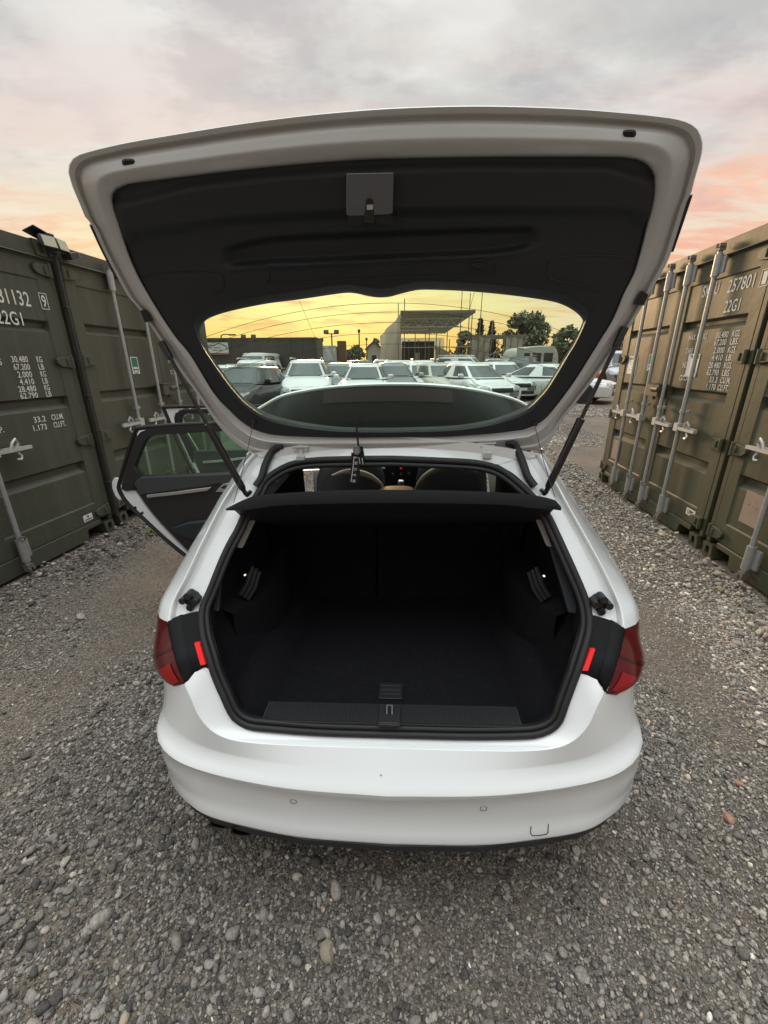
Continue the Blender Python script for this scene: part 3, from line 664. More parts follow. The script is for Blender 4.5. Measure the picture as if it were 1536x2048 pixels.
AA = [A60(p[0] + .06 * max(0, min(1, (p[2] - .65) / .15))) for p in kk] + [A60(.72), A60(.748, 1.03), A60(.785, 1.07), A60(.815, 1.127), A60(.833, 1.19), A60(.848, 1.27)]
AA = np.array(AA); Bn = np.array(Bc); rowsB = []; Bn[0][0] = 0
d60 = np.r_[0, np.cumsum(np.linalg.norm(np.diff(c60, axis=0), axis=1))]; d60 /= d60[-1]
fA = np.maximum.accumulate(np.array([d60[np.argmin((c60[:, 0] - p[0]) ** 2 + (c60[:, 1] - p[1]) ** 2)] for p in AA]))
fA[0] = 0
fA = np.convolve(np.r_[fA[0], fA[0], fA, fA[-1], fA[-1]], np.ones(5) / 5, 'valid'); fA[0] = 0
for z in (.556, .563, .572, .60):
    c = crom(LV[z] if z in LV else lv(1, .004, -.001), 400); dd = np.r_[0, np.cumsum(np.linalg.norm(np.diff(c, axis=0), axis=1))]; dd /= dd[-1]
    rowsB.append(np.stack([np.interp(fA, dd, c[:, 0]), np.interp(fA, dd, c[:, 1]), np.full(len(fA), z)], 1))
AA = rowsB.pop()
for t in np.linspace(0, 1, 9):
    q = AA * (1 - t) + Bn * t
    side_ = sst(.60, .80, np.abs(q[:, 0]))
    q[:, 0] -= side_ * .008 * math.sin(math.pi * t); q[:, 1] += side_ * .003 * math.sin(math.pi * t)
    rowsB.append(q)
for sg in (1, -1):
    mbu.grid([[(sg * p[0], p[1], p[2]) for p in r_] for r_ in rowsB])
cbuild(mb, 'rear_bumper', M_white, angle=50, merge=.0008)
BODY = cbuild(mbu, 'body', M_white, angle=40, merge=.0012)

# flange between ledge and seal, below the lamps and behind the bumper
seal_lo_L = [(785, 1474.5), (641, 1470), (520, 1461), (480, 1449), (462, 1433), (444.7, 1398), (437, 1383), (430.6, 1366), (420, 1339), (401, 1334)]
seal_lo_R = [(785, 1475), (938, 1478), (1050, 1476.5), (1096, 1467), (1121, 1447), (1135, 1412), (1142, 1393), (1149, 1374), (1160, 1346.5), (1186, 1347.5)]
mb = MB()
for K, SL in ((kL, seal_lo_L), (kR, seal_lo_R)):
    sg = 1 if K is kR else -1; Ks = kk * np.array([sg, 1, 1])
    q = crom([lift(*p, gS) for p in SL], 40)
    mb.grid([list(Ks), list(Ks * .95 + q * .05 + np.array([0, .0015, .001])), list(Ks * .80 + q * .20 + np.array([0, .004, -.003])), list(Ks * .4 + q * .6 + np.array([0, .004, .002])), list(q)])
cbuild(mb, 'boot_flange', M_white, angle=75)

# rear pillars: ridge, gutter and inner flange, from lamp to roof
RID = {-1: [(335, 1245), (344, 1204), (371, 1151), (399, 1091), (430.6, 1028), (449, 995), (470, 963), (482, 938), (494, 920), (505, 907)],
       1: [(1250, 1258), (1243, 1216), (1215, 1151), (1180, 1086), (1144, 1022), (1131, 998), (1115, 968), (1101, 945), (1092, 925), (1083, 908)]}
SEALUP = {-1: [(399, 1222), (404, 1204), (416.5, 1176), (437.6, 1123), (473, 1053), (487, 1021), (511, 986), (523.6, 960), (545, 941), (579, 923)],
          1: [(1184, 1230), (1179, 1207), (1166.7, 1172), (1142, 1116), (1117.5, 1063), (1096.4, 1021), (1070, 989), (1050, 968), (1028, 948), (996, 929)]}
SIL = {-1: [(316, 1226), (322, 1200), (349, 1151), (383, 1091), (421, 1028), (441, 993), (462, 960), (475, 935), (488, 917), (500, 903)],
       1: [(1279, 1239), (1273, 1209), (1240, 1151), (1197, 1086), (1156, 1022), (1142, 998), (1124, 966), (1109, 942), (1098, 921), (1088, 904)]}
sil_v = [1.17, 1.20, 1.30, 1.39, 1.46, 1.50, 1.56, 1.60, 1.65, 1.70]
T_R = [(.838, 1.40, .93), (.832, 1.48, .985), (.81, 1.60, 1.06), (.77, 1.72, 1.15), (.72, 1.82, 1.235), (.69, 1.88, 1.28), (.655, 1.93, 1.325), (.625, 1.98, 1.36), (.60, 2.02, 1.385), (.58, 2.05, 1.40)]
mb = MB(); mbo = MB(); ridge3 = {}
for sg in (-1, 1):
    n = 40
    r3 = crom([lift(*p, gS, -.02) for p in RID[sg]], n); q3 = crom([lift(*p, gS, .0) for p in SEALUP[sg]], n); ridge3[sg] = r3
    prof = [(0, 0), (.05, -.001), (.09, .004), (.13, .022), (.30, .026), (.36, .020), (.55, .016), (.90, .006), (1, .002)]
    mb.grid([[tuple(a * (1 - t) + b * t + np.array([0, d, 0])) for a, b in zip(r3, q3)] for t, d in prof])
    s3 = crom([lift_ax(*p, 1, v) for p, v in zip(SIL[sg], sil_v)], n)
    t3 = crom([(sg * a, b, c) for a, b, c in T_R], n)
    mid = (r3 + s3) / 2 + np.array([sg * .004, -.008, .004])
    mbo = MB(); mbo.grid([list(r3), list(mid), list(s3), list((s3 * .6 + t3 * .4) + np.array([sg * .012, 0, .0])), list(t3)]); cbuild(mbo, 'rear_pillar', M_white, angle=50)
# over the opening, up to the roof
top_s = [lift(*p, gS) for p in [(579, 923), (622, 914.7), (690, 912), (785, 911), (878, 914.7), (950, 919), (996, 929)]]
ts = crom(top_s, 40); a_, b_ = ridge3[-1][-1], ridge3[1][-1]
roof_edge = np.array([a_ * (1 - t) + b_ * t + np.array([0, .03 * math.sin(math.pi * t), .055 * math.sin(math.pi * t)]) for t in np.linspace(0, 1, 40)])
mb.grid([list(ts), list(ts * .6 + roof_edge * .4 + np.array([0, .012, 0])), list(roof_edge)])
cbuild(mb, 'tailgate_frame', M_white, angle=26)

# lamps and the black pockets behind them
BRK = {-1: ([(335, 1243), (338, 1262), (345, 1295), (353, 1325), (362, 1350), (371, 1367.5)], [(399, 1222), (399, 1250), (404, 1285), (412, 1312), (417, 1332), (399, 1334.5)]),
       1: ([(1250, 1257), (1247, 1275), (1239, 1308), (1230, 1340), (1220, 1366), (1211, 1386)], [(1184, 1231), (1183, 1258), (1176, 1296), (1168, 1322), (1160, 1346), (1188, 1348)])}
LAMP_OUT = {-1: [(316, 1226), (314, 1245), (311, 1270), (307, 1305), (311, 1334), (332, 1362), (348, 1371.5)], 1: [(1278, 1240), (1279, 1262), (1281, 1280), (1289, 1313), (1286, 1336), (1270, 1366), (1231.7, 1390)]}
lamp_v = [1.175, 1.165, 1.15, 1.12, 1.08, 1.02, .988]
for sg in (-1, 1):
    inner, seal_ = BRK[sg]
    i3 = crom([lift(*p, gS, -.025) for p in inner], 24); s3 = crom([lift(*p, gS, -.002) for p in seal_], 24)
    mb = MB()
    mb.grid([list(i3), list(i3 * .92 + s3 * .08 + np.array([0, .012, 0])), list(i3 * .66 + s3 * .34 + np.array([0, .018, 0])), list(i3 * .60 + s3 * .40 + np.array([0, .006, 0])), list(i3 * .15 + s3 * .85 + np.array([0, .002, 0])), list(s3)])
    cbuild(mb, 'lamp_pocket', mat('pocket_black', (.005, .005, .006), .45, spec=.18), angle=30)
    o3 = crom([lift_ax(*p, 1, v) for p, v in zip(LAMP_OUT[sg], lamp_v)], 24)
    mb = MB(); rr_ = []
    bl = np.sin(np.pi * np.clip(np.linspace(0, 1, 24) * 1.0, 0, 1))[:, None] ** .6
    for t in np.linspace(0, 1, 9):
        rr_.append(list(i3 * (1 - t) + o3 * t + bl * np.array([sg * .012 * math.sin(math.pi * t), -.020 * math.sin(math.pi * t), 0]) + np.array([0, -.002, 0])))
    fwd_ = [tuple(p + np.array([sg * .004, .14, .0])) for p in o3]; rr_.append(fwd_)
    mb.grid(rr_)
    lamp = cbuild(mb, 'rear_lamp', M_red, angle=60)
    mb = MB(); mb.grid([list(np.array(rr_[k])[14:22] * 1.0 + np.array([0, .004 - .0075, 0])) for k in (1, 2, 3, 4)]); cbuild(mb, 'lamp_strip', mat('red_lens_bright', (.26, .004, .006), .2, coat=.2), lamp)
    mb = MB(); mb.grid([list(np.array(rr_[k])[9:11] + np.array([0, -.0025, 0])) for k in range(0, 9)]); cbuild(mb, 'lamp_divider', mat('red_lens_dark', (.03, .001, .002), .2, coat=.3), lamp)
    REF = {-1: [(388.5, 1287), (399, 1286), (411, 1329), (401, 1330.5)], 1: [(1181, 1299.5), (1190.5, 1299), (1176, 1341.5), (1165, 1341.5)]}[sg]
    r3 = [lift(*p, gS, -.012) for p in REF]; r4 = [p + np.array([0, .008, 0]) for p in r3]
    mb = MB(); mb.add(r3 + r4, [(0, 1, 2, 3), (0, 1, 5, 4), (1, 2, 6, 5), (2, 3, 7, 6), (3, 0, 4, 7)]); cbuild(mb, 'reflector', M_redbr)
    # rubber stop on the pillar
    bx = {-1: (385, 1195), 1: (1198, 1202)}[sg]; p = lift(*bx, gS, -.002); mb = MB()
    for dx, dz in ((0, .018), (.018, -.002), (-.018, .002), (0, -.020)): mb.tube([p + np.array([dx, .004, dz]), p + np.array([dx * 1.15, -.030, dz * 1.15])], [.0135, .0115], 10)
    mb.tube([p + np.array([0, .012, 0]), p + np.array([0, -.018, 0])], .022, 12); cbuild(mb, 'rubber_stop', M_black)
# valance, exhausts, sensors, towing cover
mb = MB(); rows = []
for z, dv, s_ in ((.334, .010, .985), (.331, -.003, .985), (.312, -.005, .982), (.29, .010, .975), (.262, .12, .93), (.25, .6, .9)):
    rows.append([(sg * a * s_, b + dv, z) for sg, c in ((-1, LV[.335][::-1]), (1, LV[.335])) for a, b in c])
mb.grid(rows); cbuild(mb, 'valance', M_black, angle=40)
for px, py in ((437, 1657), (480, 1672)):
    p = lift_ax(px, py, 2, .305); mb = MB(); n = 20
    rings = []
    for r_, y in ((.024, .10), (.027, .0), (.031, -.010), (.030, -.015), (.025, -.012), (.023, .05)): rings.append([(p[0] + r_ * 1.25 * math.cos(a), p[1] + y + .026, p[2] + r_ * .8 * math.sin(a)) for a in np.linspace(0, 2 * math.pi, n, endpoint=False)])
    mb.grid(rings, True); mb.cap(rings[-1]); cbuild(mb, 'exhaust_pipe', mat('sooty_chrome', (.09, .09, .08), .22, metal=1))
lowS = lambda z: .866 + 0 * z
def bump_pt(px, py):
    """point on the lower face of the bumper"""
    D = CM @ ray(px, py); best = None
    for t in np.linspace(.7, 1.6, 900):
        q = CC + t * D
        if not .345 < q[2] < .55: continue
        zs_ = sorted(LV); vv = np.interp(q[2], zs_, [np.interp(abs(q[0]), [a for a, b in crom(LV[z], 60)], [b for a, b in crom(LV[z], 60)]) for z in zs_])
        if q[1] >= vv: return q
    return q
for px, py in ((587, 1602), (967, 1616)):
    p = bump_pt(px, py); mb = MB(); sl_ = .12 * np.sign(p[0])
    for r0, r1, dd, nm, mt_ in ((.0085, .0098, -.0012, 'parking_sensor', M_ink),): 
        th = np.linspace(0, 2 * math.pi, 28)
        mb.grid([[(p[0] + r_ * math.cos(a), p[1] + dy + abs(sl_) * .5 * r_ * math.cos(a) * np.sign(p[0]), p[2] + r_ * math.sin(a)) for a in th] for r_, dy in ((.0092, -.001), (.0098, -.0025), (.0106, -.001))])
    cbuild(mb, 'parking_sensor', mat('sensor_ring', (.10, .10, .10), .5))
tow = [(1062, 1652), (1061, 1664), (1063, 1669), (1070, 1670.5), (1088, 1668.5), (1095, 1665), (1096, 1655), (1096.5, 1647)]
tp = crom([bump_pt(*p) + np.array([0, -.0015, 0]) for p in tow], 30); mb = MB(); mb.tube(tp, .0013, 6); cbuild(mb, 'tow_cover', mat('panel_gap', (.06, .06, .06), .6))

def upper_pt(px, py):
    return lift(px, py, lambda z: float(np.interp(z, [.5, .556, .60, .65, .7], [.80, .831 + .0, .867, .908, .95])) )
for (x0, y0), (x1, y1) in (((441, 1521), (443, 1529)), ((602, 1515), (603, 1519)), ((1043, 1541), (1045, 1545)), ((760, 1548), (764, 1549))):
    a = upper_pt(x0, y0); b = upper_pt(x1, y1); k = np.array([0, .045 * (abs(a[0]) / .5) ** 2 - .003, .0]); mb = MB(); mb.tube([a + k, b + k], .0011, 5); cbuild(mb, 'scuff', mat('scuff_grey', (.16, .16, .15), .7))
# luggage space
mb = MB()
def wallpath(z, v0, hw0, v1, hw1): return [(hw0, v0, z), (hw1, v1, z)]
inner = inset(seal_loop, .030, .006)
deep = []
for p in inner:
    z = p[2]; u_ = p[0]
    k = 1.0
    if z < .70: deep.append((u_, p[1] + .10, .61))
    else: deep.append((math.copysign(min(abs(u_) * 1.06 + .02, .60), u_), p[1] + .10, z))
deep = np.array(deep)
far_ = deep.copy(); far_[:, 1] = [1.84 + .20 * max(0, min(1, (z - .6) / .8)) for z in far_[:, 2]]; far_[:, 0] *= .93
lowmask = inner[:, 2] < 1.02
mb.grid([list(inner), [tuple(a * .6 + b * .4 + np.array([0, .01, -.03 if a[2] < .75 else 0])) for a, b in zip(inner, deep)], list(deep), list(deep * .5 + far_ * .5), list(far_)], True)
lin = cbuild(mb, 'boot_lining', M_carpet, angle=50)
# drop the upper part of the lining, which is open to the cabin and its windows
bm = bmesh.new(); bm.from_mesh(lin.data); bmesh.ops.delete(bm, geom=[f for f in bm.faces if f.calc_center_median().z > 1.12], context='FACES'); bm.to_mesh(lin.data); bm.free()
mb = MB(); mb.grid([[(-.56, 1.02, .602), (.56, 1.02, .602)], [(-.53, 1.84, .600), (.53, 1.84, .600)]])
for sg in (-1, 1):     # wheel arches bulging into the boot
    rows = []
    for t in np.linspace(0, 1, 7): rows.append([(sg * (.56 - .10 * math.sin(math.pi * a)), 1.22 + .62 * a, .60 + t * (.30 + .0 * a)) for a in np.linspace(0, 1, 14)])
    mb.grid(rows); mb.grid([rows[-1], [(sg * .62, p[1], p[2] + .03) for p in rows[-1]]])
fl = cbuild(mb, 'boot_floor', M_carpet)
mb = MB()
for i in range(40):
    u_, v_ = rng.uniform(-.48, .48), rng.uniform(1.1, 1.75); s_ = rng.uniform(.0015, .0035)
    mb.box((u_, v_, .603), (s_ * rng.uniform(1, 3), s_, .002), Euler((0, 0, rng.uniform(0, 3))).to_matrix())
p = lift_ax(674, 1226, 2, .604); mb.box(p, (.009, .014, .002), Euler((0, .2, .3)).to_matrix())
cbuild(mb, 'lint', mat('lint', (.75, .73, .68), .9))['kind'] = 'stuff'
# folding seat back behind the boot, with a split, latches and the floor handle
mb = MB()
for u0, u1 in ((-.53, -.105), (-.095, .53)):
    mb.add([(u0, 1.80, .60), (u1, 1.80, .60), (u1, 1.97, 1.04), (u0, 1.97, 1.04), (u0, 1.92, .60), (u1, 1.92, .60), (u1, 2.08, 1.06), (u0, 2.08, 1.06)], [(0, 1, 2, 3), (4, 5, 6, 7), (0, 1, 5, 4), (2, 3, 7, 6), (1, 2, 6, 5), (0, 3, 7, 4)])
mb.span(-.106, -.094, 1.93, 1.95, .60, 1.03)
sb = cbuild(mb, 'rear_seat_back', M_carpet, bevel=.01)
for sg in (-1, 1): mb = MB(); mb.add([(sg * .525, 1.70, .50), (sg * .60, 2.5, .50), (sg * .60, 2.5, 1.16), (sg * .56, 1.66, 1.16)], [(0, 1, 2, 3)]); cbuild(mb, 'side_lining', M_carpet)
for px, py in ((633, 1105), (951, 1107)):
    p = lift_ax(px, py, 1, 1.93); mb = MB(); mb.box(p, (.03, .02, .03)); mb.box(p + np.array([0, -.012, .008]), (.022, .01, .006)); cbuild(mb, 'seat_latch', M_latch if 0 else M_black, sb, bevel=.003)
mb = MB(); q = [lift_ax(*p, 2, .612) for p in ((755, 1368), (808, 1368), (812, 1401), (751, 1401))]; c = sum(q) / 4
mb.box(c, (.085, .075, .014)); 
for k in (-.02, 0, .02): mb.box(c + np.array([0, k, .008]), (.070, .004, .006))
cbuild(mb, 'floor_handle', M_black, bevel=.003)
# ribbed sill plate with the lock striker
q = [lift_ax(*p, 2, .700) for p in ((522, 1441), (532, 1404), (1040, 1411), (1046, 1455))]
v0s, v1s = (q[0][1] + q[3][1]) / 2, (q[1][1] + q[2][1]) / 2; u0s, u1s = q[0][0], q[3][0]
mb = MB(); mb.span(u0s, u1s, v0s, v1s, .670, .698)
M_sill = mat('sill_plastic', (.021, .021, .022), .5); sill = cbuild(mb, 'sill_plate', M_sill)
nr = 110; mb = MB()
for k in range(nr):
    u_ = u0s + .006 + (u1s - u0s - .012) * k / (nr - 1)
    if abs(u_ - lift_ax(779, 1432, 2, .70)[0]) < .036: continue
    mb.span(u_ - .0014, u_ + .0014, v0s + .005, v1s - .004, .698, .7015)
cbuild(mb, 'rib', M_sill, sill)['kind'] = 'stuff'
p = lift_ax(779, 1432, 2, .704); mb = MB(); mb.box(p, (.066, .075, .010)); mb.box(p + np.array([0, -.03, .006]), (.060, .006, .004)); sp = cbuild(mb, 'striker_plate', M_black, sill, bevel=.003)
mb = MB(); mb.tube([p + np.array([-.008, .0, .006]), p + np.array([-.008, .02, .022]), p + np.array([.008, .02, .022]), p + np.array([.008, 0, .006])], .003, 6); cbuild(mb, 'striker', mat('dark_steel', (.12, .12, .12), .4, metal=.8), sill)
# side trims of the boot opening and the courtesy lamps in them
for sg in (-1, 1):
    po = {-1: [(452, 1092), (463, 1094), (441, 1168), (437, 1224), (417, 1222), (428, 1160)], 1: [(1100, 1098), (1112, 1092), (1140, 1158), (1163, 1230), (1137, 1226), (1122, 1172)]}[sg]
    a3 = [lift(*p, gS, .05) for p in po]; mb = MB(); mb.add(a3 + [p + np.array([0, .02, 0]) for p in a3], [tuple(range(6)), tuple(range(11, 5, -1))] + [(i, (i + 1) % 6, 6 + (i + 1) % 6, 6 + i) for i in range(6)]); cbuild(mb, 'pillar_trim', M_trim, bevel=.004)
    po = {-1: [(497, 1026), (515, 1030), (484, 1097), (473, 1096)], 1: [(1066, 1024), (1078, 1024), (1106, 1096), (1094, 1093)]}[sg]
    a3 = [lift(*p, gS, .06) for p in po]; mb = MB(); mb.add(a3 + [p + np.array([0, .02, 0]) for p in a3], [(0, 1, 2, 3), (7, 6, 5, 4)] + [(i, (i + 1) % 4, 4 + (i + 1) % 4, 4 + i) for i in range(4)]); cbuild(mb, 'pillar_trim', mat('pale_trim', (.42, .41, .38), .5), bevel=.004)
    bx = {-1: (490, 1150), 1: (1088, 1152)}[sg]; p = lift(*bx, gS, .16); mb = MB(); soft(mb, p, (.011, .006, .007), Euler((0, sg * .7, 0)).to_matrix(), n=6, e=2); cbuild(mb, 'courtesy_lamp', mat('courtesy_lamp', (.9, .85, .75), .2, emis=((1, .9, .75), .5)))
    mb = MB()
    for k in range(3): mb.tube([p + np.array([sg * (-.02 - .012 * k), .03, .02 - .01 * k]), p + np.array([sg * (-.005 - .012 * k), .0, -.03 - .012 * k]), p + np.array([sg * (.02 - .012 * k), -.02, -.07 - .01 * k])], .008, 6)
    cbuild(mb, 'lamp_bezel', M_black)

# parcel shelf, lifted on its cords
sh = crom([(452, 1017), (470, 1008), (511, 992), (600, 984), (700, 980), (790, 979.5), (900, 981), (1000, 985), (1064, 990), (1110, 1000), (1122, 1013)], 40)
s3 = np.array([lift_ax(*p, 1, 1.22 + .03 * (abs(i - 19.5) / 19.5) ** 2) for i, p in enumerate(sh)])
sb_ = crom([(452, 1021), (470, 1021), (500, 1019), (560, 1011), (680, 1007), (790, 1006), (900, 1007), (1010, 1010), (1064, 1016), (1105, 1019), (1122, 1021)], 40)
b3 = np.array([lift_ax(*p, 1, 1.222 + .03 * (abs(i - 19.5) / 19.5) ** 2) for i, p in enumerate(sb_)])
fr = np.stack([np.linspace(-.53, .53, 40), np.full(40, 1.90), np.full(40, .985)], 1)
mb = MB()
top_in = s3 * .93 + fr * .07 + np.array([0, 0, .004])
und = b3.copy(); und[:, 1] += .02; und[:, 2] -= .004; und[:, 0] *= .97
under_far = fr - np.array([0, 0, .03]); 
mb.grid([list(fr), list(top_in), list(s3), list(s3 * .5 + b3 * .5 - np.array([0, .004, 0])), list(b3), list(und), list(und * .85 + under_far * .15 + np.array([0, 0, -.03])), list(under_far)])
shelf = cbuild(mb, 'parcel_shelf', M_trim, angle=50)

# roof, bonnet, sides and cabin beyond
mb = MB(); rows = []
for t in np.linspace(0, 1, 10):
    v = 1.56 + 1.35 * t; zc = 1.435 + .03 * math.sin(math.pi * min(1, t * .9 + .1)); hw = .57 + .03 * math.sin(math.pi * t)
    rows.append([(hw * k, v + .04 * (1 - k * k) * (1 - t), zc - .045 * k * k) for k in np.linspace(-1, 1, 16)])
mb.grid(rows); cbuild(mb, 'roof', M_white)
mb = MB(); mb.grid([[(-.58, 2.93, 1.40), (0, 2.95, 1.43), (.58, 2.93, 1.40)], [(-.68, 3.78, .98), (0, 3.86, 1.0), (.68, 3.78, .98)]]); cbuild(mb, 'windscreen', M_glass)
mb = MB(); rows = []
for v, z, hw in ((3.78, .98, .74), (4.2, .95, .76), (4.6, .88, .74), (4.85, .78, .68), (4.98, .62, .62), (5.02, .45, .60), (5.0, .25, .62)): rows.append([(hw * k, v - .10 * k * k * (1 if v > 4.5 else 0), z - .05 * k * k) for k in np.linspace(-1, 1, 14)])
mb.grid(rows); cbuild(mb, 'bonnet', M_white)
for sg in (-1, 1):
    mb = MB(); rows = []
    vs = np.r_[np.linspace(1.24, 1.30, 3), np.linspace(1.34, 2.0, 16), np.linspace(2.06, 3.5, 10), np.linspace(3.55, 4.9, 18)]
    def low(v):
        for va in (1.66, 4.25):
            if abs(v - va) < .35: return .31 + math.sqrt(.35 ** 2 - (v - va) ** 2) * .98
        return .22
    opening = sg < 0
    for t in np.linspace(0, 1, 7):
        row = []
        for v in vs:
            zt = np.interp(v, [1.24, 1.4, 3.7, 4.9], [.80, .93, .93, .72]); zl = low(v)
            if opening and 2.0 < v < 3.72: zt = max(.34, zl + .02)
            z = zl + (zt - zl) * t
            row.append((sg * (.845 + .012 * math.sin(math.pi * min(1, max(0, (z - .2) / .8))) - (.0 if v < 4.3 else (v - 4.3) ** 2 * .5)), v, z))
        rows.append(row)
    mb.grid(rows); cbuild(mb, 'side_panel', M_white, angle=50)
    mb = MB(); mb.grid([[(sg * .82, 1.56, 1.0), (sg * .83, 2.0, .95), (sg * .83, 2.7, .94), (sg * .82, 3.7, .95)], [(sg * .585, 2.06, 1.395), (sg * .585, 2.2, 1.40), (sg * .60, 2.6, 1.41), (sg * .585, 2.93, 1.39)]] if sg > 0 else [[(sg * .82, 1.56, 1.0), (sg * .83, 1.98, .95)], [(sg * .585, 2.06, 1.395), (sg * .585, 2.12, 1.40)]])
    cbuild(mb, 'side_window', M_sideglass)
    mb = MB(); mb.tube([(sg * .585, 2.06, 1.395), (sg * .60, 2.6, 1.415), (sg * .585, 2.95, 1.39), (sg * .70, 3.78, .98)], .03, 8); cbuild(mb, 'window_pillar', M_white); mb = MB(); mb.tube([(sg * .595, 2.62, 1.40), (sg * .80, 2.70, .95), (sg * .80, 2.72, .3)], .045, 8); cbuild(mb, 'door_pillar', M_black)
    for va in (1.66, 4.25):
        whl = MB(); n = 32; c = (sg * .735, va, .315)
        rings = [[(c[0] + sg * x, c[1] + r_ * math.cos(a), c[2] + r_ * math.sin(a)) for a in np.linspace(0, 2 * math.pi, n, endpoint=False)] for x, r_ in ((-.10, .20), (-.10, .30), (-.07, .315), (.07, .315), (.095, .30), (.10, .22), (.08, .215))]
        whl.grid(rings, True); w_ = cbuild(whl, 'wheel', M_tyre)
        rm = MB(); rm.disc((c[0] + sg * .07, c[1], c[2]), (1, 0, 0), .215, .02, 28)
        for k in range(5):
            a = 2 * math.pi * k / 5; rm.box((c[0] + sg * .088, c[1] + .11 * math.cos(a), c[2] + .11 * math.sin(a)), (.02, .20, .05), Matrix.Rotation(a, 3, 'X'))
        rm.disc((c[0] + sg * .09, c[1], c[2]), (1, 0, 0), .045, .03, 14); cbuild(rm, 'rim', M_alu, w_)
mb = MB(); mb.span(-.74, .74, 1.30, 4.9, .24, .27); cbuild(mb, 'floor_pan', M_black)
# cabin: rear bench top, front seats, console, dashboard
mb = MB(); mb.span(-.55, .55, 1.9, 2.35, .45, .60); cbuild(mb, 'rear_bench', M_seat, bevel=.03)
for sg in (-1, 1):
    mb = MB(); soft(mb, (sg * .36 - (.02 if sg < 0 else -.02), 2.98, .74), (.54, .14, .72), Euler((R(-16), 0, 0)).to_matrix()); soft(mb, (sg * .36, 3.2, .52), (.50, .52, .16)); seat = cbuild(mb, 'front_seat', M_seat, angle=60)
    mb = MB(); soft(mb, (sg * .36, 2.85, 1.19), (.27, .10, .20), Euler((R(-14), 0, 0)).to_matrix()); mb.tube([(sg * .36 - .05, 2.85, 1.15), (sg * .36 - .05, 2.83, 1.28)], .006, 6); mb.tube([(sg * .36 + .05, 2.85, 1.15), (sg * .36 + .05, 2.83, 1.28)], .006, 6); cbuild(mb, 'headrest', M_seat, seat, angle=60)
    P_ = [(664, 951), (690, 943), (715, 944), (740, 952), (760, 966), (768, 978)] if sg < 0 else [(831, 980), (837, 966), (851, 951), (870, 940), (892, 935), (925, 937), (955, 943)]
    mb = MB(); mb.tube([lift_ax(x, y, 1, 2.86) for x, y in crom(P_, 26)], [.006 + .016 * math.sin(math.pi * (k + .5) / 26) for k in range(26)], 8); cbuild(mb, 'lit_shoulder', M_cream, seat)  # lit shoulder of the seat back drawn as a pale tube
    
mb = MB(); p = lift_ax(793, 977, 1, 2.66); soft(mb, (p[0], 2.66, p[2] - .035), (.25, .26, .06)); cbuild(mb, 'armrest', M_tan, angle=60)
mb = MB(); mb.grid([[(-.72, 3.55, .95), (0, 3.50, 1.0), (.72, 3.55, .95)], [(-.72, 3.46, .90), (0, 3.42, .93), (.72, 3.46, .90)], [(-.72, 3.50, .60), (0, 3.46, .55), (.72, 3.50, .60)]]); mb.grid([[(-.72, 3.55, .95), (0, 3.50, 1.0), (.72, 3.55, .95)], [(-.72, 3.85, .98), (0, 3.85, 1.0), (.72, 3.85, .98)]]); dash = cbuild(mb, 'dashboard', M_black)
for a_, b_ in (((722, 936), (770, 936)), ((835, 934), (843, 934)), ((600, 942), (680, 938))):
    p, p2 = lift_ax(*a_, 1, 3.40), lift_ax(*b_, 1, 3.40); mb = MB(); mb.tube([p, p2], .008, 6); cbuild(mb, 'dash_strip', M_alu, dash)
for x_, y_ in ((786, 949), (802, 948), (818, 947)): mb = MB(); mb.disc(lift_ax(x_, y_, 1, 3.40), (0, 1, 0), .012, .03, 14); cbuild(mb, 'control_knob', M_alu, dash)
p = lift_ax(802, 936, 1, 3.397); mb = MB(); mb.add([p + np.array(q) for q in ((-.010, 0, -.008), (.010, 0, -.008), (0, 0, .010))], [(0, 1, 2)]); cbuild(mb, 'hazard_button', mat('hazard_red', (.5, .02, .02), .4, emis=((1, .05, .03), .2)), dash)
mb = MB(); th = np.linspace(0, 2 * math.pi, 28, endpoint=False); mb.tube([(.36 + .18 * math.cos(a), 3.33 + .06 * math.sin(a), .86 + .17 * math.sin(a)) for a in th], .013, 8, True); mb.box((.36, 3.36, .86), (.34, .03, .04)); mb.box((.36, 3.36, .80), (.04, .03, .14)); cbuild(mb, 'steering_wheel', M_black, dash)
mb = MB(); p = lift_ax(802, 966, 1, 3.0); soft(mb, p, (.05, .05, .05)); cbuild(mb, 'gear_lever', M_alu)

# ------------------------------------------------------------------ the raised tailgate
def ring_px(secs, ns): return np.vstack([crom(s_, n + 1)[:-1] for s_, n in zip(secs, ns)])
NS = (40, 56, 90, 56, 14, 40)
O_ = ring_px([[(791, 907.5), (700, 909.5), (589, 911), (530, 909.5), (507, 906), (490, 899)],
    [(490, 899), (464, 880), (431, 843), (393, 786), (371, 757), (334, 703), (319, 679), (278, 618), (257, 594), (234, 553), (205, 497), (184, 450), (172, 436), (160, 408), (145, 373), (137, 345)],
    [(137, 345), (139, 328), (149, 314), (168, 306), (205, 296), (260, 284), (330, 272), (458, 251), (560, 237), (660, 226), (797, 216), (966, 212), (1136, 217), (1254, 226), (1332, 234.5), (1365, 241), (1386, 250), (1399, 264), (1405, 286)],
    [(1405, 286), (1403, 309), (1390, 356), (1382, 386), (1374, 402), (1360, 446), (1343, 500), (1332, 528), (1306, 574), (1275, 628), (1258, 657), (1228, 702), (1191, 754), (1154, 802), (1128, 835)],
    [(1128, 835), (1115, 858), (1100, 880), (1080, 897)], [(1080, 897), (1060, 901), (988, 904.5), (900, 906), (791, 907.5)]], NS)
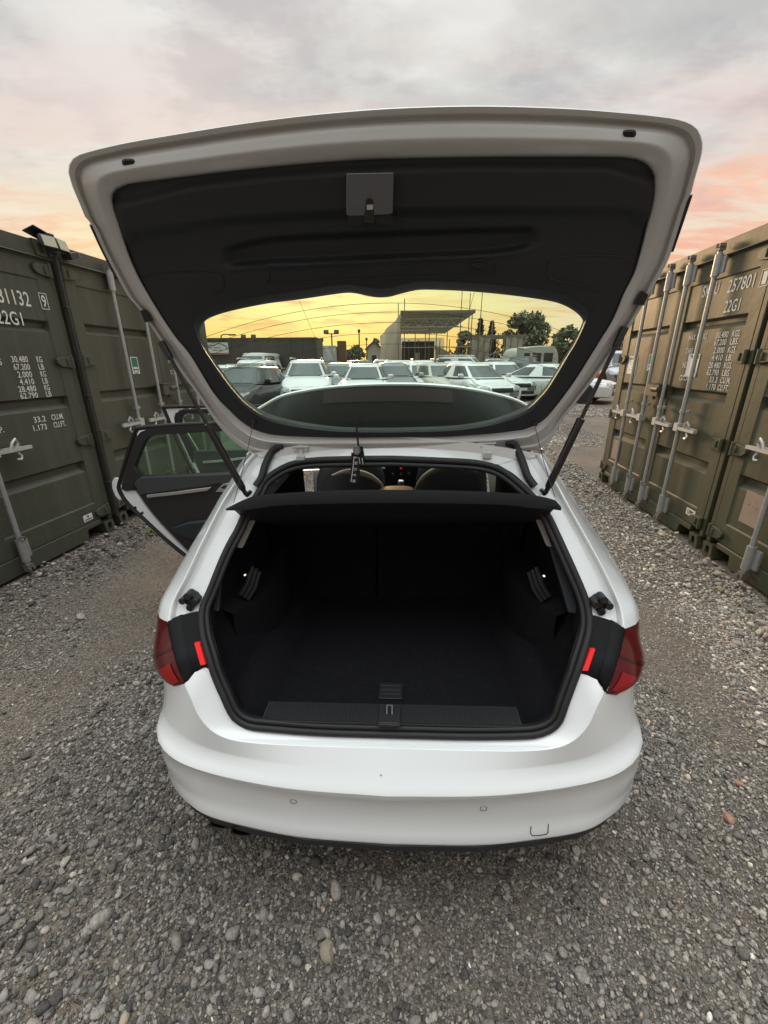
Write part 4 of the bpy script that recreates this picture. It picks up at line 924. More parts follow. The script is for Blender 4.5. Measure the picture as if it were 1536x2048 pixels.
T_ = ring_px([[(791, 874.7), (700, 875), (613, 874), (560, 871.5), (531, 867), (505, 858)],
    [(505, 858), (480, 841), (449, 811), (424, 780), (382, 711), (352, 674), (321, 628), (282, 562), (257, 506), (242, 456), (230, 420), (225, 401)],
    [(225, 401), (226, 388), (233, 379), (248, 372), (272, 366), (384, 352), (520, 336), (670, 323), (800, 317), (966, 314), (1100, 313.5), (1220, 314), (1256, 316), (1282, 322), (1300, 335), (1308, 353)],
    [(1308, 353), (1306, 393), (1293.5, 450), (1283, 494), (1268, 545), (1247, 587), (1226, 637), (1202.5, 676), (1154, 754), (1125, 795), (1104, 822)],
    [(1104, 822), (1090, 838), (1072, 850), (1046, 860)], [(1046, 860), (1000, 866), (950, 870), (880, 873.5), (791, 874.7)]], NS)
G_ = ring_px([[(785, 862), (700, 861), (640, 856), (580, 846), (540, 835), (517, 824)],
    [(517, 824), (489, 803), (462, 773), (429, 727), (410, 697), (399, 668), (402, 652)],
    [(402, 652), (410, 642), (426.5, 633), (462, 622), (530, 608), (599, 599), (685, 586.5), (712, 587), (735, 592), (757, 595), (780, 593.5), (800, 588), (825, 582), (850, 579.5), (924, 582), (1006, 589), (1088, 600), (1124, 609), (1151, 624), (1163, 636)],
    [(1163, 636), (1166, 648), (1151, 683), (1126, 724), (1094, 776), (1069, 804)], [(1069, 804), (1060, 812), (1045, 822), (1020, 833)], [(1020, 833), (970, 848), (900, 858), (785, 862)]], NS)
NR = len(O_)
def lid(P, off): return [tuple(lift(p[0], p[1], hS, -(off[i] if hasattr(off, '__len__') else off))) for i, p in enumerate(P)]
topw = np.array([sst(560, 330, p[1]) for p in O_])       # 1 along the free edge, 0 by the hinges
botw = np.array([sst(800, 880, p[1]) for p in O_]); sidew = np.clip(1 - topw - botw, 0, 1)
def frame_ring(t, o_top, o_side, o_bot): return lid(O_ * (1 - t) + T_ * t, topw * o_top + sidew * o_side + botw * o_bot)
mb = MB()
rows = [frame_ring(*a) for a in ((0, -.030, -.03, -.02), (-.012, -.014, -.014, -.01), (-.004, -.003, -.003, -.002), (.01, .003, .003, .003), (.10, .004, .004, .005), (.145, .003, .003, .006), (.165, -.004, .001, .006), (.185, -.009, -.005, .004), (.215, -.011, -.011, .0), (.25, -.008, -.012, -.002),
    (.275, -.002, -.010, -.001), (.30, .003, -.007, .0), (.45, .016, .004, .005), (.58, .0265, .013, .010), (.62, .029, .0155, .0115), (.655, .0295, .0165, .011), (.70, .0285, .0165, .006), (.82, .024, .0145, .001), (.93, .018, .012, -.002), (.965, .014, .010, -.003), (.985, .008, .006, -.004), (1.0, .002, .002, -.006), (1.01, -.02, -.02, -.02))]
mb.grid(rows, True)
# outer skin and its edge, with the window opening left free
outer = [tuple(np.array(a) + np.array([0, .040, .012])) for a in lid(O_ * .93 + T_ * .07, 0)]
mid_ = [tuple(np.array(a) + np.array([0, .060, .020])) for a in lid(O_ * .5 + T_ * .5, 0)]
gout = [tuple(np.array(a) + np.array([0, .045, .012])) for a in lid(G_ + (G_ - G_.mean(0)) * .03, 0)]
mb.grid([rows[0], outer, mid_, gout], True)
TG = cbuild(mb, 'tailgate', M_white_shade, angle=34, merge=.0002)
# inner trim: upper band, scoop handle, lower field
step_x = [225, 262, 285, 458, 580, 704, 850, 966, 1100, 1246, 1268, 1300]; step_y = [500, 493, 482, 455, 447, 441, 437, 435, 435.5, 437, 446, 456]
def soft01(x): x = min(max(x, 0), 1); return x * x * (3 - 2 * x)
def trim_off(x, y, r):
    ys = np.interp(x, step_x, step_y); d = 0.0
    top = np.interp(x, [225, 384, 520, 670, 800, 966, 1220, 1308], [392, 352, 336, 323, 317, 314, 315, 345])
    if y < ys + 10:
        band = soft01((ys - y) / 26); d += .020 * band * soft01((y - top - 6) / 26)
    # scoop
    if 430 < x < 1090 and 440 < y < 545:
        cy = np.interp(x, [440, 543, 797, 1017, 1080], [515, 500, 489, 480, 470]); hh = np.interp(x, [440, 500, 600, 797, 950, 1030, 1080], [20, 26, 29, 28, 28, 25, 18])
        q = soft01((hh + 3 - abs(y - cy)) / 17) * soft01((x - 440) / 34) * soft01((1082 - x) / 34); d -= .024 * q
        lip = math.exp(-((y - (cy + hh + 4)) / 5) ** 2) * soft01((x - 450) / 20) * soft01((1072 - x) / 20); d += .004 * lip
    d += .006 * soft01((r - .0) / .08) * (1 - soft01((r - .75) / .2))
    if r > .93: d -= .02 * (r - .93) / .07
    return d
mb = MB(); rows = []
rs = np.r_[np.linspace(0, .06, 4), np.linspace(.07, 1, 84)]
for r_ in rs:
    P = T_ * (1 - r_) + G_ * r_
    rows.append([tuple(lift(p[0], p[1], hS, -trim_off(p[0], p[1], r_))) for p in P])
mb.grid(rows, True); cbuild(mb, 'trim_panel', M_trim, TG, angle=50, merge=0)
# glass, printed border, heater wires
mb = MB(); cG = np.array([785, 715.]); rows = [lid(cG + (G_ - cG) * k, -.014) for k in (1.02, .8, .55, .3, .08)]
mb.grid(rows, True); mb.cap(rows[-1]); cbuild(mb, 'glass', M_glass, TG, merge=0)
mb = MB(); wires = MB()
def sag(x, y0, k): return y0 + k * ((x - 785) / 390.) ** 2
for y0 in (606, 624, 645, 666, 688):
    xs = np.linspace(785 - 390, 785 + 395, 60); pts = [(x, sag(x, y0, 74)) for x in xs]
    def inside(p):
        j = False; n = len(G_)
        for i in range(n):
            a, b = G_[i], G_[i - 1]
            if (a[1] > p[1]) != (b[1] > p[1]) and p[0] < (b[0] - a[0]) * (p[1] - a[1]) / (b[1] - a[1]) + a[0]: j = not j
        return j
    pts = [p for p in pts if inside(p)]
    w = MB(); w.tube([lift(*p, hS, .012) for p in pts], .0006, 4); cbuild(w, 'heater_wire', M_ink, TG)
for a, b in (((598, 600), (631, 677)), ((949, 584), (938, 622))):
    w = MB(); w.tube([lift(a[0] * (1 - t) + b[0] * t, a[1] * (1 - t) + b[1] * t, hS, .012) for t in np.linspace(0, 1, 6)], .0006, 4); cbuild(w, 'heater_wire', M_ink, TG)
# roof spoiler, seen from below through the glass, with the high brake lamp
arc = crom([(488, 834), (515, 818), (560, 793), (610, 781), (660, 774), (720, 769.5), (785, 768), (850, 769), (930, 776), (1000, 790), (1040, 803), (1068, 820)], 50)
base = np.stack([np.linspace(470, 1090, 50), 880 - 8 * ((np.linspace(-1, 1, 50)) ** 2)], 1)
def so_(P, t): return [lift(*p, hS, .05 + .075 * t) for p in P]
a3 = np.array(so_(arc, 1)); b3 = np.array(so_(base, 0)); mb = MB()
mb.grid([list(b3), list(b3 * .55 + a3 * .45 + np.array([0, -.004, -.006])), list(b3 * .15 + a3 * .85), list(a3 - np.array([0, 0, .006]))]); spo = cbuild(mb, 'spoiler', mat('spoiler_underside', (.007, .008, .008), .3), TG)
mb = MB(); mb.grid([list(a3 - np.array([0, 0, .006])), list(a3 + np.array([0, -.004, .0])), list(a3 + np.array([0, .006, .005])), list(a3 * .6 + b3 * .4 + np.array([0, .035, .02])), list(b3 + np.array([0, .05, .02]))]); cbuild(mb, 'spoiler_skin', M_white, spo)
mb = MB(); i0, i1 = 14, 36; up = a3 * .97 + b3 * .03 + np.array([0, -.006, -.006]); lo_ = a3 * .74 + b3 * .26 + np.array([0, -.010, -.008]); mb.grid([list(up[i0:i1]), list(lo_[i0:i1])]); cbuild(mb, 'brake_lamp', mat('brake_lens', (.022, .009, .012), .3), spo)
# latch plate, rubber buffers, clips, seams
n_ = lambda P, off: [lift(*p, hS, -off) for p in P]
def plate(name, px, off, th, m_, parent, **k):
    f = n_(px, off); b = n_(px, off - th); n = len(px); mb = MB(); mb.add(f + b, [tuple(range(n)), tuple(range(2 * n - 1, n - 1, -1))] + [(i, (i + 1) % n, n + (i + 1) % n, n + i) for i in range(n)]); return cbuild(mb, name, m_, parent, **k)
lp = plate('latch_cover', [(693, 347), (787, 345), (786, 424), (783, 428), (779, 429), (748, 430), (747, 403), (744, 398), (740, 397), (735, 398), (732, 402), (729, 431), (698, 432), (694, 430), (692, 426)], .058, .03, M_latch, TG, bevel=.002)
plate('latch_slot', [(730, 396), (748, 396), (749, 446), (728, 446)], .046, .012, M_gloss, lp); plate('latch_tongue', [(733, 410), (746, 409), (746, 419), (734, 420)], .052, .006, M_chrome, lp)
plate('latch_foot', [(694, 432), (786, 430), (783, 446), (752, 450), (752, 440), (724, 441), (724, 452), (700, 448)], .040, .02, M_black, TG)
for cx, cy in ((257, 327), (1259, 269)):
    rg = lambda kx, ky, off: [lift(cx + kx * math.copysign(abs(math.cos(a)) ** .6, math.cos(a)), cy + ky * math.copysign(abs(math.sin(a)) ** .6, math.sin(a)), hS, -off) for a in np.linspace(0, 2 * math.pi, 20, endpoint=False)]
    mb = MB(); rws = [rg(14, 10, -.01), rg(14, 10, .012), rg(13, 9, .018), rg(10, 6.5, .022)]; mb.grid(rws, True); mb.cap(rws[-1]); cbuild(mb, 'buffer', M_rubber, TG)
plate('wiper_clip', [(280, 622), (290, 619), (305, 642), (290, 645)], .016, .03, M_black, TG); plate('wiper_clip', [(1283, 581), (1297, 589), (1288, 611), (1267, 609)], .016, .03, M_black, TG)
for P in ([(183, 449), (207, 501), (236, 557)], [(1380, 389), (1362, 444), (1342, 503)]):
    c = crom(P, 14); mb = MB(); pts = [lift(*p, hS, .012) for p in c]; mb.tube(pts, .0065, 8, flat=.8); cbuild(mb, 'spoiler_fin', M_gloss, TG)
def seam(px, name='panel_seam', r=.0011, off=.0065, m_=None, closed=False):
    c = crom(px, 60, closed); mb = MB(); mb.tube([lift(*p, hS, -off) for p in c], r, 5, closed); cbuild(mb, name, m_ or M_gloss, TG)
seam([(539, 543), (560, 541), (760, 529), (984, 520), (989, 524), (987, 548), (980, 550), (760, 556), (548, 568), (541, 562)], closed=True)
seam([(1270, 524), (1240, 513), (1180, 511), (1110, 515), (1097, 525), (1096, 545), (1110, 560), (1150, 567), (1200, 582)])
seam([(275, 556), (330, 546), (400, 543), (440, 549), (448, 562), (446, 580), (430, 588)])
seam([(740, 452), (748, 463)], r=.0012); seam([(803, 449), (803, 462)], r=.0012)
mb = MB(); c = np.array([957, 533]); rws = [[lift(c[0] + 17 * k * math.cos(a), c[1] + 6.5 * k * math.sin(a), hS, -o) for a in np.linspace(0, 2 * math.pi, 20, endpoint=False)] for k, o in ((1, .005), (1, .011), (.8, .012), (.7, .009))]; mb.grid(rws, True); mb.cap(rws[-1]); cbuild(mb, 'trim_cap', M_black, TG)
# hinges, wiring boots, gas struts, shelf cords
for cx, cy in ((602, 905), (974, 898)):
    t_ = lambda x, y, dv: lift(cx + x, cy + y, hS, dv)
    mb = MB(); p = t_(0, -11, -.010); mb.box(p, (.064, .012, .006)); mb.box(p + np.array([0, .004, -.008]), (.05, .010, .014)); a, b = t_(0, -6, -.006), lift(cx, cy + 12, gS, -.012); mb.tube([a, b], .008, 4); mb.box(b, (.030, .02, .022)); mb.disc(p + np.array([-.02, -.003, -.010]), (0, 1, 0), .006, .012, 8); mb.disc(p + np.array([.02, -.003, -.010]), (0, 1, 0), .006, .012, 8); cbuild(mb, 'hinge', M_white_shade, bevel=.002)
for P in ([(566, 893, 'h'), (553, 897, 'h'), (541, 908, 'm'), (530, 932, 'g'), (523, 955, 'g'), (512, 972, 'g')], [(1012, 887, 'h'), (1026, 888, 'h'), (1036, 902, 'm'), (1047, 930, 'g'), (1055, 952, 'g'), (1069, 972, 'g')]):
    pts = [lift(x, y, hS, -.012) if k == 'h' else (lift(x, y, gS, -.016) if k == 'g' else (lift(x, y, hS, -.02) + lift(x, y, gS, -.02)) / 2) for x, y, k in P]
    c = crom(pts, 46); rad = [.0125 + .0018 * (i % 2) - (.004 if i < 4 else 0) for i in range(46)]; mb = MB(); mb.tube(c, rad, 10); cbuild(mb, 'wiring_boot', M_rubber, angle=80)
for b_, j_, t_, sg in (((492, 989), (416, 850), (326, 690), -1), ((1091, 986), (1159, 838), (1246, 662), 1)):
    B = lift(*b_, gS, -.04); Tt = lift(*t_, hS, -.012); D = CM @ ray(*j_)
    d = Tt - B; M2 = np.array([[d @ d, -(d @ D)], [d @ D, -(D @ D)]]); s_, _ = np.linalg.solve(M2, np.array([(CC - B) @ d, (CC - B) @ D])); J = B + d * s_
    mb = MB(); mb.tube([B - d * .0, B + d * .03, B + d * .05, J - d * .012, J, J + d * .012], [.008, .008, .0125, .0125, .014, .007], 14); mb.tube([J, Tt], .0062, 10); e = d / np.linalg.norm(d); mb.tube([Tt - e * .045, Tt + e * .01], .0115, 12); mb.disc(B + np.array([-sg * .004, .012, 0]), (0, 1, 0), .009, .03, 10)
    st = cbuild(mb, 'gas_strut', M_gloss, angle=50)
for a, b in (((507, 842), (467, 1006)), ((1069, 848), (1110, 994))):
    A3 = lift(*a, hS, -.01); B3 = lift_ax(*b, 1, 1.24); mb = MB(); mb.tube([A3 * (1 - t) + B3 * t + np.array([0, 0, -.01 * math.sin(math.pi * t)]) for t in np.linspace(0, 1, 12)], .0012, 5); cbuild(mb, 'shelf_cord', M_ink); 
    mb = MB(); mb.box(A3, (.016, .012, .012)); cbuild(mb, 'cord_clip', M_black)

# ------------------------------------------------------------------ open left doors
def dplate(name, px, v, th, m_, parent, bevel=0, slope=0.0, **k):
    f = [lift_ax(x, y, 1, v) for x, y in px]; n = len(f); b = [p + np.array([0, th, 0]) for p in f]
    mb = MB(); mb.add(f + b, [tuple(range(n)), tuple(range(2 * n - 1, n - 1, -1))] + [(i, (i + 1) % n, n + (i + 1) % n, n + i) for i in range(n)]); return cbuild(mb, name, m_, parent, bevel=bevel, **k)
def dstrip(name, outer, inner, v, th, m_, parent, n=40, **k):
    o3 = np.array([lift_ax(x, y, 1, v) for x, y in crom(outer, n)]); i3 = np.array([lift_ax(x, y, 1, v) for x, y in crom(inner, n)]); f = np.array([0, th, 0])
    mb = MB(); mb.grid([list(o3 + f), list(o3), list(i3), list(i3 + f), list(o3 + f)]); return cbuild(mb, name, m_, parent, **k)
V1 = 2.74
edge = crom([(236, 974), (241, 988), (257, 1011), (278, 1030), (303, 1053), (337, 1084), (378, 1117.5), (430, 1156)], 24)
shell = [tuple(p) for p in edge] + [(560, 1150), (560, 945), (270, 955), (262, 968)]
RD = dplate('rear_door', shell, V1 + .03, .05, M_white, CAR)
dplate('door_skin', [(228, 956.5), (238, 957), (238, 975), (242, 990), (240, 1001), (231, 992), (225, 977), (224, 964)], V1 + .085, .02, M_white, RD)
dstrip('door_edge', [(244, 980), (252, 996), (268, 1014), (285, 1030), (303, 1047), (337, 1078), (381, 1114), (430, 1150)], [(270, 981), (276, 990), (288, 1008), (303, 1028), (320, 1048), (340, 1069), (378, 1108), (430, 1144)], V1 + .012, .03, M_white, RD)
mb = MB(); mb.tube([lift_ax(x, y, 1, V1 + .01) for x, y in crom([(540, 843), (447, 846), (407, 847), (324, 851.5), (276, 856.5), (271, 861), (260, 893), (248, 932), (239, 965), (237, 975), (243, 990), (259, 1012), (280, 1031), (305, 1054), (338, 1085), (378, 1117), (430, 1156)], 90)], .013, 8); cbuild(mb, 'door_seal', M_rubber, RD)
dstrip('window_frame', [(560, 843), (447, 847), (407, 848), (324, 852), (278, 858), (270, 872), (260, 905), (250, 938), (243, 980), (262, 981)], [(560, 857), (455, 862), (414, 864), (326, 869), (301, 873), (292, 880), (284, 896), (275, 918), (270, 936), (272, 981)], V1, .04, M_black, RD, bevel=.006)
dplate('white_corner', [(275, 866), (279, 861), (292, 859.5), (281, 864), (274, 872)], V1 - .002, .004, M_white, RD)
dplate('window_glass', [(268, 934), (282, 890), (291, 876), (301, 871), (326, 868), (414, 863), (560, 855), (560, 944), (280, 953)], V1 + .02, .005, M_sideglass, RD)
dplate('corner_cover', [(262, 962), (266, 935), (269, 934), (280, 954), (276, 966), (266, 968), (268, 981), (246, 981), (246, 962)], V1 - .004, .03, M_black, RD, bevel=.004)
dplate('door_card', [(266, 966), (281, 953), (560, 942), (560, 1140), (430, 1142), (378, 1106), (340, 1067), (322, 1048), (303, 1026), (288, 1006), (275, 986)], V1 - .012, .05, M_black, RD, bevel=.01)
dplate('card_upper', [(268, 967), (281, 954.5), (560, 944), (560, 966), (436, 968), (410, 972), (350, 980), (292, 988), (281, 991), (276, 984)], V1 - .022, .02, mat('door_fabric', (.045, .047, .05), .7, bump=(500, .2)), RD, bevel=.006)
dstrip('trim_strip', [(293, 990), (345, 984.5), (385, 979), (422, 974.5)], [(294, 995.8), (345, 990.5), (385, 985.5), (414, 981.5)], V1 - .034, .02, M_alu, RD, bevel=.002)
dplate('door_pull', [(430, 984), (445, 968), (465, 965), (480, 964), (480, 985)], V1 - .034, .02, M_alu, RD, bevel=.003); dplate('pull_recess', [(440, 976), (448, 971), (480, 969), (480, 978), (452, 979)], V1 - .037, .005, M_gloss, RD)
dplate('door_pocket', [(340, 1057), (376, 1045), (420, 1040), (560, 1036), (560, 1130), (430, 1092), (378, 1080), (350, 1068)], V1 - .045, .04, M_trim, RD, bevel=.012)
dplate('latch_hole', [(277, 1027), (285, 1023), (287, 1027), (280, 1031)], V1 + .008, .004, M_ink, RD); mb = MB(); mb.disc(lift_ax(270, 1015.5, 1, V1 + .009), (0, 1, 0), .011, .006, 12); cbuild(mb, 'screw_plug', M_ink, RD)
V2 = 3.62
FD = dplate('front_door', [(326, 813.5), (332, 815.5), (345, 846), (366, 893), (388, 936), (402, 950), (402, 1010), (560, 1030), (560, 899), (392, 902), (372, 868), (350, 822)], V2 + .03, .05, M_white, CAR)
dplate('door_corner', [(331, 817), (366, 817), (352, 824), (348, 834), (350, 847), (343, 846)], V2 + .01, .02, M_white, FD, bevel=.003)
mb = MB(); mb.tube([lift_ax(x, y, 1, V2 + .01) for x, y in crom([(560, 812), (430, 812.5), (370, 813), (328, 814.5), (327, 818), (340, 847), (364, 903), (387, 947), (400, 985)], 60)], .014, 8); cbuild(mb, 'door_seal', M_rubber, FD)
dstrip('window_frame', [(560, 817), (430, 818), (372, 819), (356, 823), (349, 832), (350, 847), (362, 876), (374, 903), (385, 926)], [(560, 826), (430, 826.5), (382, 827), (367, 830), (361, 837), (362, 847), (371, 868), (384, 889), (392, 903)], V2, .04, M_black, FD, bevel=.008)
dplate('window_glass', [(361, 846), (361, 834), (367, 829), (430, 825.5), (560, 825), (560, 899), (390, 901)], V2 + .02, .005, M_sideglass, FD)
dplate('door_card', [(384, 902), (560, 898), (560, 1010), (410, 1000), (402, 950), (392, 932)], V2 - .012, .05, mat('door_fabric', (.045, .047, .05), .7), FD, bevel=.01)
dplate('door_edge', [(386, 927), (396, 926), (404, 950), (395, 950)], V2 - .0, .02, M_white, FD)
dstrip('trim_strip', [(405, 923), (450, 919), (490, 914)], [(406, 927.5), (450, 923.5), (489, 918.5)], V2 - .03, .02, M_alu, FD, bevel=.002)
# door mirror on the far side of the front door
mb = MB(); soft(mb, (-1.10, 3.95, 1.02), (.20, .10, .13)); cbuild(mb, 'door_mirror', M_white, FD, angle=60)

# lanyard hanging from the tailgate trim
def lanyard():
    P0 = lift_ax(712, 872, 1, 1.43); base_w = CO + cr * P0[0] + cf * P0[1] + cu * P0[2]
    root = bpy.data.objects.new('lanyard', None); COL.objects.link(root); m = CAR.matrix_world.copy(); m.translation = Vector(base_w); root.matrix_world = m
    tag(root, 'black lanyard with white letters and a round badge hanging from the raised tailgate', 'lanyard')
    def lb(mb, name, m_, par=None, **k): mb.V = [(a - P0[0], b - P0[1], c - P0[2]) for a, b, c in mb.V]; return mb.build(name, m_, par or root, **k)
    pt = lambda x, y, dv=0: lift_ax(x, y, 1, 1.43 + dv)
    def ribbon(P, w, dv): 
        c = crom(P, 24); mb = MB(); mb.grid([[pt(x + s_ * w, y, dv) for x, y in c] for s_ in (-1, 1)]); mb.grid([[pt(x + s_ * w, y, dv + .002) for x, y in c] for s_ in (-1, 1)]); return mb
    cloth = mat('lanyard_webbing', (.012, .012, .013), .8)
    mb = MB(); mb.tube([pt(x, y) for x, y in crom([(713, 845), (714, 868), (716, 884), (717, 896), (716, 906)], 20)], .0035, 8); lb(mb, 'cord', cloth)
    st = lb(ribbon([(711, 905), (711, 925), (709, 945), (706, 965)], 8.5, 0), 'strap', cloth)
    lb(ribbon([(721, 893), (724, 910), (725, 932)], 4.5, .004), 'strap_end', cloth); lb(ribbon([(716, 935), (715, 965)], 4, .003), 'strap_end', cloth)
    gp = mat('lanyard_print', (.62, .60, .58), .6)
    mb = MB(); mb.grid([[pt(x + s_ * .9, y, -.0012) for x, y in crom([(708, 913), (706, 935), (702, 964)], 16)] for s_ in (-1, 1)]); lb(mb, 'strap_edging', gp, st)
    mb = MB(); mb.grid([[pt(x + s_ * .7, y, -.0012) for x, y in ((718, 915), (720, 928))] for s_ in (-1, 1)]); mb.grid([[pt(x + s_ * .8, y, -.0012) for x, y in ((724, 916), (726, 929))] for s_ in (-1, 1)]); lb(mb, 'strap_edging', gp, st)
    for ch, (x, y) in zip('YNUAM', ((712.5, 915), (712, 926), (710.5, 938.5), (709, 950), (708, 962))):
        cu_ = bpy.data.curves.new('t', 'FONT'); cu_.body = ch; cu_.offset = .03; o = bpy.data.objects.new('t', cu_); COL.objects.link(o); bpy.context.view_layer.update()
        me = bpy.data.meshes.new_from_object(o.evaluated_get(bpy.context.evaluated_depsgraph_get())); bpy.data.objects.remove(o); bpy.data.curves.remove(cu_)
        co = np.array([v.co for v in me.vertices]); lo, hi = co.min(0), co.max(0); c = pt(x, y, -.0014) - P0; q = (co - (lo + hi) / 2) / max((hi - lo)[:2])
        for v, k in zip(me.vertices, q): v.co = Vector(c + np.array([-k[1] * .0115, 0, k[0] * .010]))
        me.materials.clear(); me.materials.append(gp); t = bpy.data.objects.new('lettering', me); COL.objects.link(t); t.parent = st
    mb = MB(); c = pt(713.5, 901, -.004)
    mb.tube([c + np.array([.0115 * math.cos(a), 0, .0135 * math.sin(a)]) for a in np.linspace(0, 2 * math.pi, 24, endpoint=False)], .0022, 6, True); mb.disc(c + np.array([0, .001, 0]), (0, 1, 0), .0105, .002, 20); b = lb(mb, 'badge', mat('badge_metal', (.25, .25, .25), .4, metal=.6))
    mb = MB(); 
    for a in np.linspace(0, 2 * math.pi, 5, endpoint=False): mb.box(c + np.array([.005 * math.cos(a), -.0012, .006 * math.sin(a)]), (.0035, .002, .0035))
    lb(mb, 'badge_print', gp, b)
lanyard()

# ------------------------------------------------------------------ the parked cars beyond
M_pane = mat('car_window', (.022, .032, .032), .10, coat=.15, noise=(1.2, .8, (.060, .075, .072)))
M_light = mat('headlight_glass', (.16, .17, .175), .10, coat=.6, noise=(9, .8, (.50, .52, .52)))
M_plate = mat('number_plate', (.75, .75, .72), .5)
M_dkp = mat('parked_dark_soft', (.018, .020, .022), .35, coat=.25)
PAINT = {'white': mat('parked_white', (.74, .75, .74), .3, coat=.5, noise=(2, .25, (.60, .60, .57))), 'dark': M_dkp, 'grey': mat('parked_grey', (.16, .165, .17), .3, metal=.3, coat=.5), 'silver': mat('parked_silver', (.38, .39, .39), .3, metal=.4, coat=.5), 'orange': mat('parked_orange', (.62, .13, .02), .3, coat=.5), 'cream': mat('parked_cream', (.52, .49, .42), .35, coat=.4)}
KIND = {  # L, W, belt, height, windscreen base, roof front, roof rear, rear base (fractions of length from the nose), bonnet height
    'hatch': (4.15, 1.76, .96, 1.48, .24, .42, .86, .985, .92), 'suv': (4.6, 1.88, 1.06, 1.64, .25, .40, .90, .985, 1.05), 'estate': (4.75, 1.82, .98, 1.47, .29, .44, .90, .985, .92),
    'sedan': (4.65, 1.80, .95, 1.44, .27, .43, .72, .90, .92), 'liftback': (4.48, 1.75, .97, 1.50, .19, .42, .76, .985, .90), 'van': (4.5, 1.85, 1.15, 1.90, .18, .30, .95, .995, 1.05), 'coupe': (4.6, 1.82, .93, 1.40, .29, .46, .70, .93, .90)}
_cm = {}
def car_meshes(kind, paint):
    key = (kind, paint)
    if key in _cm: return _cm[key]
    L_, W_, belt, ht, wb, rf, rr, rb, bh = KIND[kind]; w = W_ / 2; P_ = PAINT[paint]
    Y = lambda t: L_ * (.5 - t)
    out = {}
    mb = MB(); rows = []
    st = [(0, .60, .70), (.006, .66, .80), (.02, .72, .88), (.05, .77, .95), (.10, bh - .10, .985), (.17, bh - .04, 1), (wb - .01, bh + .01, 1), (wb + .03, belt, 1), (.5, belt, 1.0), (.8, belt, 1.0), (rb - .03, belt - .01, .98), (rb + .005 if rb < .95 else .975, belt - .06, .97), (.99, belt - .16, .93), (1.0, belt - .30, .86)]
    for t, zt, k in st:
        q = w * k; h_ = [(0, zt), (.45 * q, zt - .008), (.70 * q, zt - .028), (.88 * q, zt - .065), (.965 * q, zt - .12), (q, zt - .21), (q * 1.005, .58), (q * .985, .40), (q * .95, .25), (q * .80, .20)]
        rows.append([(-a, Y(t), z) for a, z in h_[::-1]] + [(a, Y(t), z) for a, z in h_[1:]])
    mb.grid(rows); mb.cap(rows[0]); mb.cap(rows[-1])
    n = 40
    def ring(h):
        yf = Y(wb) * (1 - h) + Y(rf) * h; yr = Y(rb - .01) * (1 - h) + Y(rr) * h; hw = w * (.95 * (1 - h) + .67 * h); z = belt - .02 + (ht - .06 - belt) * h
        e = 2 / 3.7; f = lambda x: math.copysign(abs(x) ** e, x)
        return lambda th, k=1.0: (hw * k * f(math.sin(th)), (yf + yr) / 2 + (yf - yr) / 2 * k * f(math.cos(th)), z)
    ths = np.linspace(0, 2 * math.pi, n, endpoint=False); rows = [[ring(h)(t) for t in ths] for h in (0, .25, .5, .75, .93, 1.0)]
    a = ring(1.0); rows.append([(x * .9, y * .96 + .0, z + .035) for x, y, z in [a(t) for t in ths]]); rows.append([(x * .55, y * .7, z + .055) for x, y, z in [a(t) for t in ths]])
    mb.grid(rows, True); mb.cap(rows[-1])
    out['body'] = mb.mesh('body', P_, 40)
    def pane(name, t0, t1, h0=.08, h1=.86, k=1.012, m_=M_pane):
        q = MB(); q.grid([[ring(h)(t, k) for t in np.linspace(t0, t1, 12)] for h in np.linspace(h0, h1, 5)]); out[name] = q.mesh(name.split('#')[0], m_, 60)
    c = .56
    pane('windscreen', -c, c); pane('rear_window', math.pi - c, math.pi + c, .25, .88)
    for i, s_ in enumerate((1, -1)):
        pane('side_window#%d' % (2 * i), s_ * (c + .20), s_ * 1.50, .12, .86); pane('side_window#%d' % (2 * i + 1), s_ * 1.60, s_ * (math.pi - c - .28), .12, .86)
    from mathutils.bvhtree import BVHTree
    bvh = BVHTree.FromPolygons([v.co.copy() for v in out['body'].vertices], [tuple(p.vertices) for p in out['body'].polygons])
    def fitted(name, x0, x1, z0, z1, sgn, m_, d=.012, slant=0.0):
        q = MB(); rows = []
        for z in np.linspace(0, 1, 5):
            r_ = []
            for t in np.linspace(0, 1, 9):
                x = x0 + (x1 - x0) * t; zz = z0 + (z1 - z0) * z + slant * (t if abs(x1) > abs(x0) else 1 - t)
                h_ = bvh.ray_cast(Vector((x, sgn * 9, zz)), Vector((0, -sgn, 0))); y = h_[0].y if h_[0] is not None else sgn * (L_ / 2 - .35)
                r_.append((x, y + sgn * d, zz))
            rows.append(r_)
        q.grid(rows); out[name] = q.mesh(name.split('#')[0], m_, 60)
    fitted('grille', -.40, .40, .52, .66, 1, M_black); fitted('lower_grille', -.55, .55, .26, .38, 1, M_black); fitted('number_plate', -.26, .26, .40, .50, 1, M_plate, .02)
    fitted('headlight#0', .46, .95 * w, .55, .70, 1, M_light, slant=.09); fitted('headlight#1', -.95 * w, -.46, .55, .70, 1, M_light, slant=.09)
    fitted('tail_lamp#0', .50, .92 * w, .64, .80, -1, M_red); fitted('tail_lamp#1', -.92 * w, -.50, .64, .80, -1, M_red); fitted('number_plate#1', -.26, .26, .55, .66, -1, mat('rear_plate', (.72, .55, .06), .5))
    M_gap = mat('panel_gap', (.06, .06, .06), .6)
    def drop(x, y): h_ = bvh.ray_cast(Vector((x, y, 4)), Vector((0, 0, -1))); return (x, y, (h_[0].z if h_[0] is not None else .9) + .002)
    def side(sx, y, z): h_ = bvh.ray_cast(Vector((sx * 4, y, z)), Vector((-sx, 0, 0))); return ((h_[0].x if h_[0] is not None else sx * w) + sx * .002, y, z)
